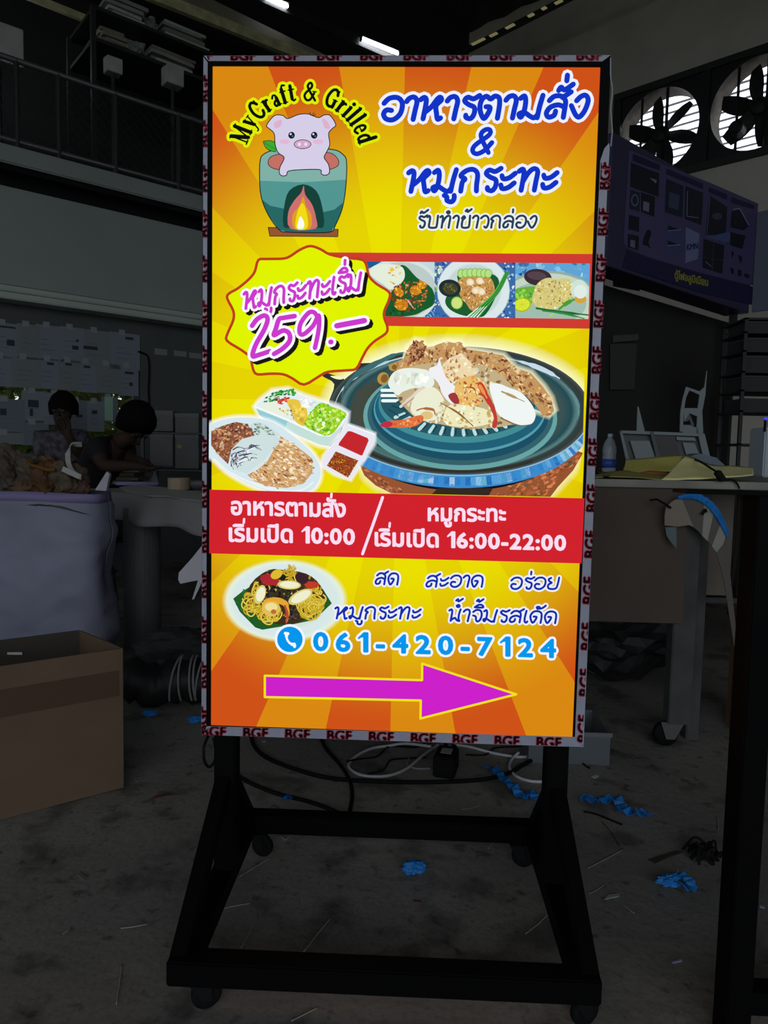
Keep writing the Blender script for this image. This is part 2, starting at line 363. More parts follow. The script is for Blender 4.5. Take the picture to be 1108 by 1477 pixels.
ang = mth('ARCTAN2', sp.outputs['X'], sp.outputs['Z']); sec = mth('FLOOR', mth('DIVIDE', mth('ADD', ang, 8*math.pi), math.pi/16)); par = mth('MODULO', sec, 2.0)
rad = mth('SQRT', mth('ADD', mth('MULTIPLY', sp.outputs['X'], sp.outputs['X']), mth('MULTIPLY', sp.outputs['Z'], sp.outputs['Z'])))
mr = N('ShaderNodeMapRange'); mr.interpolation_type = 'SMOOTHSTEP'; Lk(rad, mr.inputs['Value']); mr.inputs['From Min'].default_value = 0.31; mr.inputs['From Max'].default_value = 0.65
def mixc(f, a, b):
    n = N('ShaderNodeMix'); n.data_type = 'RGBA'; Lk(f, n.inputs[0])
    for i, x in ((6, a), (7, b)):
        if isinstance(x, tuple): n.inputs[i].default_value = (*x, 1)
        else: Lk(x, n.inputs[i])
    return n.outputs[2]
outer = mixc(par, lin((206, 82, 24)), lin((217, 136, 18))); innr = mixc(par, lin((229, 212, 2)), lin((234, 224, 0)))
em = N('ShaderNodeEmission'); Lk(mixc(mr.outputs[0], innr, outer), em.inputs[0]); out = N('ShaderNodeOutputMaterial'); Lk(em.outputs[0], out.inputs[0])
obj('face_panel', MB().box(-hx+LIP, hx-LIP, FY, 0.010, SB+LIP, ST-LIP), fm, sign)['label'] = 'glowing orange and yellow sunburst face'
FACE = [(307, 93), (869, 95), (827, 1063), (302, 1047)]
P = Painter((0, FY-1e-4, 1), (0, -1, 0), 9e-6)
R = random.Random(5)
# --- red band with three dish photographs
P.poly([(470, 364), (880, 366.5), (880, 474.5), (470, 469)], (206, 60, 50)); P.finish('red_strip_print', sign, PM_E, FACE)
def photo(nm, clip): 
    o = P.finish(nm, sign, PM_E, clip); return o
# dish one
P.poly(k3([(10, 40), (680, 40), (680, 590), (190, 590)]), (196, 216, 226)); P.poly(k3([(20, 45), (170, 45), (120, 75), (45, 115)]), (28, 92, 150))
P.ell(*k3([(350, 320)])[0], 56, 46, (214, 226, 222)); P.ell(*k3([(350, 320)])[0], 51, 41, (188, 204, 200))
P.poly(k3([(520, 600), (620, 520), (690, 430), (690, 600)]), (40, 100, 170)); P.scatter(R, k3([(540, 590), (620, 530), (680, 460), (680, 590)]), [(200, 225, 245), (120, 170, 220)], 26, .7, 1.1, 1)
P.poly(k3([(340, 90), (400, 95), (500, 200), (640, 300), (662, 440), (560, 510), (450, 555), (210, 565), (200, 470), (260, 330), (370, 200)]), (24, 92, 44), 4)
P.scatter(R, k3([(250, 480), (600, 420), (640, 340), (640, 450), (450, 540), (240, 550)]), [(20, 80, 40), (36, 108, 50)], 22, 2, 4, .5)
P.poly(k3([(55, 140), (110, 80), (250, 72), (360, 100), (385, 180), (350, 250), (255, 310), (180, 260), (90, 200)]), (228, 238, 220), 4)
P.scatter(R, k3([(230, 110), (330, 90), (350, 180), (260, 270), (240, 260)]), [(240, 190, 60), (245, 215, 110), (236, 226, 160)], 16, 1.5, 3.2)
P.scatter(R, k3([(255, 300), (350, 250), (540, 225), (610, 320), (600, 400), (500, 490), (370, 515), (285, 480), (260, 380)]), [(150, 60, 40), (205, 110, 60), (90, 60, 30), (60, 90, 40), (190, 150, 90), (120, 40, 40)], 190, 1.2, 3.0)
for x, y, a, b, r in ((485, 318, 52, 46, 0), (352, 455, 62, 52, 10), (330, 335, 50, 38, 40), (545, 270, 45, 36, 0)):
    q = k3([(x, y)])[0]; P.ell(q[0], q[1], a/6.5, b/6.5, (206, 128, 30), r); P.scatter(R, [P._e(q[0], q[1], a/6.5, b/6.5, r, t) for t in (0, .8, 1.6, 2.4, 3.2, 4, 4.8, 5.6)], [(246, 180, 30), (232, 150, 40), (250, 200, 70), (190, 90, 50)], 22, 1, 2)
P.stroke(k3([(415, 415), (440, 450), (465, 485)]), [2.2, 1.2], (236, 170, 170), 4)
photo('basil_prawn_photo', [(529, 377), (627, 378), (627, 457.6), (540, 456)])
# dish two
P.poly(k3([(650, 40), (1430, 40), (1430, 590), (650, 590)]), (58, 108, 168))
P.scatter(R, [(627, 378), (644, 378), (640, 400), (630, 415), (628, 456), (627, 456)], [(200, 222, 235), (120, 190, 90), (30, 80, 160), (160, 190, 220), (230, 220, 200)], 46, 1.3, 3.6)
P.scatter(R, [(722, 378), (743, 378), (743, 459), (720, 459)], [(190, 215, 235), (120, 160, 215), (30, 70, 140), (215, 225, 240)], 70, 1.0, 2.2, 1)
P.scatter(R, [(627, 430), (640, 440), (648, 457), (627, 457)], [(220, 235, 250), (30, 80, 160)], 24, .8, 1.3, 1)
P.ell(683, 419, 53, 51, (150, 170, 180)); P.ell(683, 419, 52, 50, (219, 232, 234)); P.erings(683, 419, 42, 40, [(.01, (206, 222, 220), 1), (.9, (196, 214, 214), 1), (1, (219, 232, 234), 1)])
P.poly(k3([(890, 170), (880, 250), (770, 390), (790, 480), (900, 545), (1060, 570), (1150, 540), (1250, 350), (1260, 200), (1100, 140)]), (28, 92, 48), 4)
P.poly(k3([(880, 250), (940, 190), (1060, 160), (1180, 190), (1230, 300), (1200, 420), (1100, 500), (1010, 505), (960, 440), (910, 380)]), (198, 150, 82), 4)
P.scatter(R, k3([(890, 250), (940, 190), (1060, 160), (1180, 190), (1230, 300), (1200, 420), (1100, 500), (1010, 505), (960, 440), (910, 380)]), [(222, 178, 100), (180, 120, 60), (236, 206, 150), (200, 150, 70), (150, 90, 50), (240, 220, 190), (170, 110, 80)], 210, 1, 2.6, .5)
for x in (915, 955, 1000, 1045, 1090, 1130, 1170): q = k3([(x, 150+(abs(x-1040)/11)**1.3*.4)])[0]; P.ell(q[0], q[1], 5.4, 6.6, (120, 185, 70), 10); P.ell(q[0], q[1], 4.4, 5.5, (182, 224, 134), 10)
for x, y in ((1050, 320), (1105, 330), (1000, 240), (1090, 230)): q = k3([(x, y)])[0]; P.ell(q[0], q[1], 5.5, 5, (236, 214, 176), 20); P.ell(q[0]+.6, q[1]+.5, 3.4, 3, (246, 232, 204), 20)
q = k3([(808, 298)])[0]; P.ell(q[0], q[1], 16, 12.6, (32, 46, 52), 8); P.ell(q[0]+.5, q[1]+.5, 11, 8.4, (60, 70, 44), 8); P.scatter(R, [P._e(q[0], q[1], 10, 7.5, 8, t) for t in (0, 1, 2, 3, 4, 5)], [(110, 130, 50), (150, 140, 70), (50, 60, 30), (120, 70, 40)], 42, .7, 1.4)
q = k3([(874, 436)])[0]; P.ell(q[0], q[1], 8.6, 9.2, (130, 180, 60)); P.ell(q[0], q[1], 7.4, 8, (206, 226, 130))
for i in range(8):
    a = [(735-i*.9, 391+i*.4), (722-i*1.4, 418+i*.7), (704-i*2.0, 441+i*.4), (690-i*2.4, 458)]; P.stroke(a, [1.6, 1.7, 1.9, 2.2], [(40, 140, 50), (90, 180, 80), (24, 100, 40)][i % 3], 5, disc=0)
    if i % 2: P.stroke(a[2:], [1.6, 2.4], (226, 238, 228), 4, disc=0)
photo('fried_noodle_photo', [(627, 378), (743.3, 379.3), (743.3, 459), (627, 457.6)])
# dish three
P.poly(k4([(340, 40), (1070, 40), (1070, 600), (340, 600)]), (96, 164, 214)); P.scatter(R, k4([(350, 60), (1045, 60), (1045, 200), (350, 200)]), [(60, 110, 170), (160, 205, 235), (120, 190, 230), (40, 80, 140)], 26, 3, 8, .5)
P.ell(*k4([(660, 420)])[0], 72, 44, (150, 172, 160)); P.ell(*k4([(660, 430)])[0], 70, 42, (196, 214, 196)); P.ell(*k4([(640, 440)])[0], 58, 32, (160, 190, 176))
P.ell(*k4([(560, 195)])[0], 20, 12, (60, 44, 54), 5); P.ell(*k4([(550, 180)])[0], 14, 6, (86, 66, 74), 5)
P.poly(k4([(340, 320), (420, 290), (540, 285), (520, 360), (500, 440), (340, 430)]), (104, 176, 60), 4); P.scatter(R, k4([(345, 330), (420, 300), (530, 290), (490, 430), (345, 420)]), [(150, 214, 80), (80, 150, 60), (130, 200, 70)], 24, 2, 4)
P.ell(*k4([(415, 455)])[0], 12.6, 10, (170, 190, 30), -10); P.ell(*k4([(412, 452)])[0], 11, 8.4, (222, 232, 60), -10)
for i in range(8): q = k4([(412, 452)])[0]; P.stroke([q, P._e(q[0], q[1], 9.6, 7.2, -10, i*.785)], .5, (190, 205, 40), disc=0)
ric = k4([(510, 430), (520, 340), (560, 250), (650, 200), (740, 215), (830, 205), (900, 270), (900, 360), (830, 420), (740, 485), (600, 490)])
P.poly(ric, (214, 202, 128), 4); P.scatter(R, ric, [(232, 222, 158), (206, 190, 104), (240, 234, 190), (190, 160, 80), (222, 206, 100), (150, 110, 70)], 190, .8, 2.2)
P.ell(*k4([(955, 320)])[0], 12.5, 16, (206, 226, 216), -10); P.ell(*k4([(960, 400)])[0], 9, 6, (214, 164, 60)); P.ell(*k4([(960, 330)])[0], 9, 10, (222, 238, 230))
P.stroke(k4([(760, 495), (830, 440), (900, 405)]), [3, 6, 3], (70, 160, 50), 5); P.stroke(k4([(540, 485), (760, 520), (1040, 550)]), [3, 4, 2], (30, 110, 50), 5, disc=0); P.stroke(k4([(600, 510), (800, 535), (1000, 585)]), [2, 3, 1.5], (50, 140, 60), 5, disc=0); P.stroke(k4([(680, 560), (700, 540)]), 2, (170, 220, 60))
photo('fried_rice_photo', [(743.3, 379.3), (850.7, 380.6), (848.5, 460.5), (743.3, 459)])
# --- big hot pan
CX, CY = 663, 592
P.halo([P._e(CX, CY+2, 189, 97, 1, t*2*math.pi/60) for t in range(60)], (250, 250, 190), 17, a=.95); P.poly([P._e(CX, CY+2, 190, 97, 1, t*2*math.pi/60) for t in range(60)], (250, 250, 200))
P.poly(k1([(-30, 300), (60, 330), (180, 380), (120, 480), (60, 560), (50, 540), (90, 410), (0, 350)]), (42, 50, 50), 3); P.poly(k1([(60, 345), (160, 350), (150, 372), (100, 368)]), (240, 244, 200), 3)
P.poly(k1([(260, 245), (380, 240), (300, 300), (230, 300)]), (44, 52, 50))
P.halo(k1([(290, 1060), (330, 1140), (420, 1220), (560, 1290)])+[(620, 718), (790, 718)]+k2([(860, 1230), (980, 1100), (1050, 960)]), (246, 240, 170), 10, a=.9)
P.poly(k1([(290, 1040), (330, 1140), (420, 1220), (560, 1290)])+[(620, 722), (790, 722)]+k2([(860, 1230), (980, 1100), (1060, 960), (900, 900)])+[(663, 640)], (150, 84, 50))
P.scatter(R, k2([(350, 1310), (480, 1210), (760, 1120), (1040, 975), (960, 1100), (800, 1250), (740, 1310)]), [(190, 106, 64), (214, 130, 84), (150, 80, 50), (110, 80, 50), (176, 90, 56)], 150, 2, 5, .5, -25)
P.scatter(R, k1([(300, 1060), (420, 1120), (640, 1260), (560, 1290), (400, 1210)]), [(160, 90, 60), (190, 120, 84), (120, 66, 46)], 40, 2, 4, .5, 30)
P.poly([P._e(CX-4, CY+24, 170, 92, 2, t*2*math.pi/60) for t in range(60)], (16, 16, 26)); P.poly(k2([(-100, 1240), (340, 1240), (300, 1310), (-160, 1300)]), (52, 40, 32))
P.ell(CX, CY+20, 187, 92, (60, 140, 205), 0.5, n=72)
rimp = []
for i in range(70):
    t = math.radians(12+i*2.35); x, y = P._e(CX, CY+11, 187, 92, 0.5, t); rimp.append((x, y))
for i in range(0, 69):
    c = [(90, 170, 225), (40, 120, 200), (160, 205, 235), (60, 140, 205), (110, 190, 200), (30, 100, 180), (190, 215, 235)][(i*5+i//7) % 7]
    P.stroke([rimp[i], rimp[i+1]], 13, c, up=False, disc=0)
P.up(); P.erings(CX, CY, 188.5, 92.5, [(.01, (52, 58, 52), 1), (.70, (54, 62, 56), 1), (.78, (60, 84, 82), 1), (.86, (34, 74, 84), 1), (.9, (92, 128, 128), 1), (.925, (48, 66, 66), 1), (.965, (52, 58, 56), 1), (1.0, (74, 84, 82), 1)], 0.5, 80)
P.stroke([P._e(CX, CY+1, 189, 93, .5, math.radians(a)) for a in range(15, 165, 3)], 1.6, (150, 190, 200), disc=0)
P.stroke([P._e(CX, CY, 180, 85, .5, math.radians(a)) for a in range(185, 248, 3)], [1, 2.5, 4, 4, 2], (176, 214, 222), disc=0)
P.stroke([P._e(CX, CY, 176, 82, .5, math.radians(a)) for a in range(292, 328, 3)], [1, 4, 7, 6, 2], (200, 218, 232), disc=0)
P.stroke([P._e(CX, CY, 172, 79, .5, math.radians(a)) for a in range(330, 372, 3)], [1, 4, 5, 3, 1], (96, 140, 140), disc=0)
P.stroke([P._e(CX, CY, 165, 80, .5, math.radians(a)) for a in range(50, 175, 4)], [2, 6, 9, 7, 5, 2], (70, 110, 108), disc=0)
P.stroke([P._e(CX, CY, 184, 88, .5, math.radians(a)) for a in range(55, 150, 4)], 4, (50, 48, 42), disc=0)
P.stroke(k1([(150, 520), (170, 450), (250, 350), (400, 260), (560, 180), (650, 160)]), [2, 5, 8, 6, 3], (62, 108, 112), 5, disc=0)
P.poly(k1([(250, 500), (330, 420), (430, 400), (440, 560), (440, 800), (380, 780), (230, 700)]), (68, 72, 60), 4, a=.8)
P.ell(664, 602, 140, 76, (104, 164, 164), 1, n=60); P.ell(664, 600, 134, 71, (52, 98, 108), 1, n=60); P.ell(664, 597, 128, 67, (28, 78, 100), 1, n=60); P.ell(663, 592, 124, 62, (84, 158, 172), 1, n=60)
P.ell(663, 590, 122, 60, (34, 96, 120), 1, n=60); P.ell(662, 584, 116, 55, (66, 140, 150), 1, n=60); P.ell(661, 580, 112, 50, (38, 88, 100), 1, n=60)
for i in range(14):
    a = math.radians(28+i*9.4); p = P._e(660, 578, 88, 40, 1, a); q = P._e(660, 580, 103, 47.5, 1, a); P.stroke([p, q], [4.2, 4.8], (190, 222, 222), 3); P.stroke([(p[0]+4.6, p[1]), (q[0]+5, q[1])], 1.6, (22, 54, 66), disc=0)
for (x0, x1, y) in ((551, 576, 563), (551, 576, 570.5), (552, 576, 578), (577, 594, 568.5)): P.stroke([(x0, y), (x1, y)], 4.6, (236, 248, 250))
for (a, b) in (((560, 590), (575, 600)), ((565, 585), (586, 592)), ((572, 580), (590, 578))): P.stroke([a, b], 2, (26, 70, 84), disc=0)
bm_ = k1([(640, 210), (690, 110), (740, 60), (800, 80), (840, 130), (920, 90), (1000, 70)])+k2([(20, 80), (80, 80), (120, 130), (260, 150), (420, 180), (520, 280), (640, 320), (740, 430), (800, 520), (830, 620), (800, 660), (740, 668), (690, 590), (600, 500), (480, 450), (350, 400), (200, 420), (0, 400)])+k1([(900, 330), (760, 310), (560, 300), (520, 260)])
P.halo(bm_[:18], (255, 255, 215), 8, a=.8); P.poly(bm_, (196, 150, 96)); P.scatter(R, bm_, [(176, 120, 70), (214, 170, 112), (150, 92, 56), (226, 192, 140), (120, 70, 48), (204, 160, 100), (230, 205, 160)], 420, 1.6, 4.6, .5)
P.scatter(R, k1([(660, 230), (740, 60), (810, 90), (820, 200), (700, 240)]), [(120, 60, 44), (150, 86, 60), (190, 140, 100), (100, 48, 40)], 60, 1.5, 3.4)
P.scatter(R, k2([(340, 300), (560, 350), (740, 480), (800, 620), (700, 560), (480, 420)]), [(150, 100, 60), (190, 140, 80), (130, 80, 50), (220, 180, 120)], 80, 1.5, 4, .4, 40)
for x, y, a, b, r in ((480, 365, 45, 50, 20), (560, 275, 34, 30, 0)): q = k1([(x, y)])[0]; P.ell(q[0], q[1], a/5.5, b/5.5, (186, 146, 70), r); P.ell(q[0]+2, q[1], a/9, b/8, (130, 96, 44), r)
und = cr([(566, 548), (590, 530), (640, 522), (700, 528), (735, 552), (768, 588), (752, 608), (712, 617), (668, 618), (636, 612), (606, 606), (588, 592), (572, 572)], 3, True); P.poly(und, (196, 176, 134)); P.scatter(R, und, [(226, 214, 176), (180, 146, 96), (150, 110, 70), (236, 230, 204), (206, 186, 140), (120, 90, 60)], 260, 1.6, 4.4, .6)
ck = k1([(930, 320), (990, 220), (1108, 160)])+k2([(80, 150), (170, 250), (205, 330), (130, 350), (30, 400)])+k1([(1040, 430), (985, 390)])
P.poly(ck, (236, 216, 172), 3); P.scatter(R, ck, [(246, 234, 204), (214, 170, 110), (190, 120, 64), (240, 220, 180)], 60, 1.5, 4)
P.poly(k1([(520, 400), (560, 320), (640, 285), (760, 285), (850, 310), (890, 400), (840, 450), (740, 440), (640, 470), (600, 500), (550, 460)]), (234, 242, 232), 4)
P.scatter(R, k1([(560, 330), (720, 300), (850, 330), (800, 420), (600, 440)]), [(244, 248, 240), (226, 234, 216), (236, 240, 232)], 26, 3, 7)
P.poly(k1([(850, 285), (910, 260), (930, 205), (955, 290), (1000, 380), (1070, 450), (1040, 570), (960, 500), (920, 400), (860, 340)]), (240, 240, 244), 4)
P.stroke(k1([(620, 590), (700, 530), (800, 450)]), [4, 7, 9], (224, 212, 196), 4); P.stroke(k1([(640, 585), (740, 510)]), 1.3, (170, 130, 100))
P.poly(k1([(700, 620), (740, 500), (830, 440), (910, 450), (975, 560), (950, 660), (880, 700), (780, 690)]), (236, 238, 212), 4)
P.stroke(k1([(750, 620), (800, 605), (880, 615), (895, 650)]), [2, 4, 2], (176, 110, 60), 4); P.ell(*k1([(830, 660)])[0], 9, 6, (224, 196, 130))
P.scatter(R, k1([(930, 500), (975, 560), (950, 660), (900, 690)]), [(214, 206, 150), (190, 180, 120)], 12, 1.5, 3)
sh = k1([(460, 735), (520, 705), (640, 695), (740, 665), (790, 660), (800, 700), (740, 745), (640, 758), (500, 755)]); P.poly(sh, (222, 112, 60), 4); P.scatter(R, sh, [(236, 140, 70), (240, 190, 140), (200, 70, 50), (230, 120, 70)], 40, 1.2, 3)
P.poly(k1([(455, 735), (520, 705), (560, 730), (520, 757), (470, 750)]), (196, 46, 66), 3)
pl_ = k1([(960, 700), (985, 600), (1040, 572), (1108, 575)])+k2([(180, 585), (300, 620), (345, 680), (300, 730), (150, 755), (0, 745)])+k1([(1010, 740)])
P.poly(pl_, (238, 234, 192), 3); P.scatter(R, pl_, [(248, 246, 220), (222, 206, 140), (200, 170, 90), (246, 240, 210)], 50, 1.5, 4); P.stroke(k2([(-80, 560), (60, 640), (180, 745)]), [1.5, 3, 1.5], (150, 106, 56), 4)
P.poly(k2([(310, 420), (380, 405), (470, 440), (560, 475), (640, 560), (680, 650), (650, 725), (560, 738), (460, 700), (380, 650), (345, 560)]), (240, 246, 244), 4)
P.stroke(k2([(410, 470), (480, 500), (590, 550)]), [2.4, 4, 1.2], (182, 150, 100), 4); P.stroke(k2([(400, 680), (540, 740), (640, 735)]), 1.6, (130, 100, 60), 4, disc=0)
s2 = k2([(30, 460), (70, 380), (150, 345), (240, 370), (290, 440), (250, 480), (245, 560), (180, 580), (60, 560)]); P.poly(s2, (234, 188, 108), 4); P.scatter(R, s2, [(246, 216, 150), (220, 150, 60), (250, 232, 190), (190, 96, 50)], 60, 1.4, 3.6)
P.stroke(k2([(100, 440), (180, 440), (210, 500)]), [1, 2, 1], (160, 70, 46), 4); P.poly(k1([(1000, 500), (1060, 480), (1090, 560), (1040, 560)]), (160, 56, 60), 3)
P.stroke(k2([(240, 420), (280, 500), (330, 590), (360, 680), (350, 745)]), [9, 8, 6, 5, 7], (196, 62, 50), 5); P.stroke(k2([(235, 425), (290, 520)]), [5, 2], (236, 150, 80), 4)
P.finish('grill_pan_print', sign, PM_E, [(302, 470), (844.5, 474), (838.5, 717.5), (302, 706)])
# --- lunch box, plate and sauce tray
bx = k6([(50, 215), (100, 165), (200, 85), (330, 70), (470, 130), (600, 170), (760, 220), (848, 275), (835, 340), (800, 410), (740, 510), (690, 562), (600, 545), (450, 480), (300, 415), (100, 310)])
P.halo(bx, (255, 255, 255), 7, a=.9); P.poly(bx, (226, 240, 240)); P.poly(k6([(55, 235), (330, 345), (300, 415), (160, 345), (85, 290)]), (150, 204, 212)); P.poly(k6([(330, 345), (600, 470), (690, 478), (690, 562), (600, 545), (300, 415)]), (196, 224, 218)); P.poly(k6([(690, 478), (845, 300), (800, 410), (740, 510), (690, 562)]), (206, 222, 220))
P.stroke(k6([(55, 220), (330, 332), (600, 462), (690, 470), (800, 370), (846, 280)]), 2.2, (246, 252, 250), disc=0); P.stroke(k6([(690, 562), (770, 480), (800, 400)]), .9, (70, 84, 90), disc=0)
P.poly(k6([(140, 190), (250, 200), (330, 290), (300, 300), (110, 225)]), (234, 240, 220), 3)
P.scatter(R, k6([(240, 240), (330, 220), (400, 300), (460, 370), (330, 320)]), [(236, 226, 170), (220, 200, 130), (246, 240, 210), (160, 130, 80)], 40, 1, 2.6)
P.poly(k6([(320, 170), (400, 155), (480, 210), (500, 290), (480, 385), (400, 350), (370, 270)]), (232, 198, 70), 4); P.scatter(R, k6([(330, 180), (480, 220), (490, 370), (400, 330)]), [(240, 212, 96), (226, 186, 60)], 18, 2, 5); P.scatter(R, k6([(350, 240), (400, 230), (390, 290), (340, 290)]), [(120, 90, 50), (160, 130, 60)], 10, .7, 1.4)
P.scatter(R, k6([(100, 170), (200, 90), (380, 62), (405, 120), (290, 120), (220, 165), (120, 180)]), [(30, 140, 50), (60, 170, 70), (20, 110, 40), (90, 190, 90)], 70, 1.5, 3.6, .45, -20)
P.scatter(R, k6([(220, 150), (330, 145), (310, 205), (250, 190)]), [(210, 60, 40), (226, 90, 60), (190, 40, 30)], 18, 2, 3.6)
P.scatter(R, k6([(430, 160), (560, 160), (560, 210), (470, 220)]), [(232, 240, 246), (244, 246, 250)], 16, 3, 5)
lt = k6([(500, 310), (560, 230), (620, 185), (700, 215), (835, 275), (800, 340), (730, 440), (660, 470), (560, 430), (480, 380)]); P.poly(lt, (150, 208, 40), 3); P.scatter(R, lt, [(120, 200, 30), (180, 226, 60), (90, 170, 40), (210, 236, 110), (150, 214, 40), (226, 240, 190)], 190, 1.4, 3.8)
tr = k6([(850, 372), (1085, 458), (1075, 540), (1010, 640), (870, 852), (740, 800), (618, 725), (640, 650)]); P.halo(tr, (250, 250, 255), 5, a=.8); P.poly(tr, (232, 232, 244)); P.stroke(k6([(850, 375), (1083, 460)]), 1.6, (250, 250, 255), disc=0)
P.poly(k6([(850, 430), (880, 432), (1020, 490), (1030, 510), (975, 640), (960, 640), (768, 552), (775, 530)]), (196, 40, 46)); P.poly(k6([(745, 605), (940, 685), (850, 832), (668, 728)]), (150, 66, 34)); P.scatter(R, k6([(745, 605), (940, 685), (850, 832), (668, 728)]), [(190, 120, 30), (130, 50, 30), (210, 160, 50), (110, 40, 34), (170, 80, 40)], 170, .7, 1.6, .8)
pt = k5([(-40, 190), (80, 120), (250, 82), (450, 85), (620, 130), (800, 250), (960, 390), (1048, 520), (1052, 650), (980, 760), (820, 808), (600, 780), (380, 705), (180, 590), (40, 460), (-60, 400)])
P.halo(pt, (255, 255, 255), 6, 3, a=.85); P.poly(pt, (214, 232, 238), 3)
P.stroke(k5([(60, 470), (200, 590), (400, 690), (640, 760), (860, 770), (990, 690)]), [2, 3, 5, 4, 2], (234, 244, 248), 4, disc=0)
g1 = k5([(30, 210), (130, 160), (260, 120), (360, 140), (460, 240), (430, 290), (280, 330), (210, 420), (190, 520), (110, 440), (30, 340)]); P.poly(g1, (140, 84, 64)); P.scatter(R, g1, [(150, 90, 66), (196, 130, 100), (96, 54, 50), (216, 186, 144), (170, 110, 60), (120, 66, 60), (200, 150, 90)], 230, 1.2, 3.4)
g2 = k5([(390, 150), (470, 120), (560, 150), (680, 240), (665, 320), (600, 390), (530, 480), (370, 605), (260, 575), (200, 470), (220, 380), (320, 280), (440, 250)]); P.poly(g2, (206, 224, 224))
P.scatter(R, k5([(380, 150), (480, 130), (640, 220), (620, 250), (450, 240)]), [(150, 184, 160), (110, 140, 120), (186, 208, 190), (90, 110, 90)], 50, 1.2, 3.4, .35, 20)
for i in range(26):
    x, y = R.uniform(200, 400), R.uniform(340, 520); q = k5([(x, y), (x+R.uniform(20, 70), y-R.uniform(10, 40)), (x+R.uniform(60, 130), y+R.uniform(-30, 30))]); P.stroke(q, [1.6, .8], R.choice([(70, 60, 90), (120, 120, 150), (240, 244, 250), (50, 40, 60), (160, 170, 190)]), 4, up=False, disc=0, sub=i % 9)
P.up(9); P.scatter(R, k5([(200, 440), (290, 420), (300, 540), (250, 570), (210, 530)]), [(60, 44, 66), (120, 110, 140), (220, 226, 236), (90, 70, 90)], 40, 1.2, 3.4, .3, 80)
g3 = k5([(680, 255), (780, 310), (900, 400), (985, 470), (980, 600), (900, 700), (740, 742), (560, 725), (440, 680), (370, 620), (480, 560), (560, 490), (620, 380), (670, 320)]); P.poly(g3, (206, 158, 104)); P.scatter(R, g3, [(232, 206, 160), (200, 140, 90), (240, 224, 190), (244, 232, 206), (220, 180, 120), (222, 170, 110), (150, 90, 60), (236, 214, 176)], 460, 1.2, 4.2, .4, 25)
P.finish('lunch_dishes_print', sign, PM_E, [(304, 470), (700, 470), (700, 719), (302, 719)])
# --- price badge
bd = c3([(545, 55), (600, 72), (650, 100), (740, 118), (822, 128), (845, 160), (858, 215), (900, 258), (965, 300), (965, 340), (940, 400), (940, 440), (956, 485), (948, 520), (890, 560), (850, 600), (822, 650), (790, 708), (740, 717), (640, 725), (590, 750), (512, 793), (450, 760), (400, 738), (330, 735), (262, 738), (240, 710), (225, 650), (180, 610), (102, 560), (105, 520), (135, 450), (135, 400), (103, 335), (112, 308), (160, 280), (220, 230), (250, 190), (268, 130), (310, 124), (400, 122), (440, 108), (490, 75)])
P.poly(bd, (224, 244, 0), 3); P.stroke(bd, 3.9, (190, 62, 30), 3, closed=True)
bword(P, 'หมูกระทะเริ่ม', 351.5, 447, 520, 419, 26.5, 4.4, (204, 58, 206), (252, 248, 255), 3.6, 0.05, (5, 4.5, (24, 22, 20)))
for pts, ws in ((c3([(235, 480), (262, 445), (300, 425), (318, 445), (300, 500), (255, 580), (238, 640)])+c3([(270, 635), (330, 615)]), 7),
                (c3([(462, 428), (400, 438), (378, 446), (362, 495), (352, 530)])+c3([(400, 505), (432, 520), (435, 560), (400, 600), (352, 630)]), 7),
                (c3([(588, 440), (565, 408), (535, 412), (495, 465), (488, 515), (510, 525), (560, 480), (590, 425), (590, 500), (570, 598)]), 6.6),
                (c3([(654, 566), (656, 566)]), 7.6), (c3([(686, 480), (760, 466), (834, 452)]), 8)):
    pts = cr(pts, 5); P.up(); P.stroke([(p[0]+5, p[1]+4.5) for p in pts], ws+8, (24, 22, 20), up=False); P.up(); P.stroke(pts, ws+8, (252, 248, 255), up=False); P.up(2); P.stroke(pts, ws, (204, 58, 206), up=False)
P.finish('price_badge_print', sign, PM_E, FACE, 'lime yellow badge with pink price lettering')
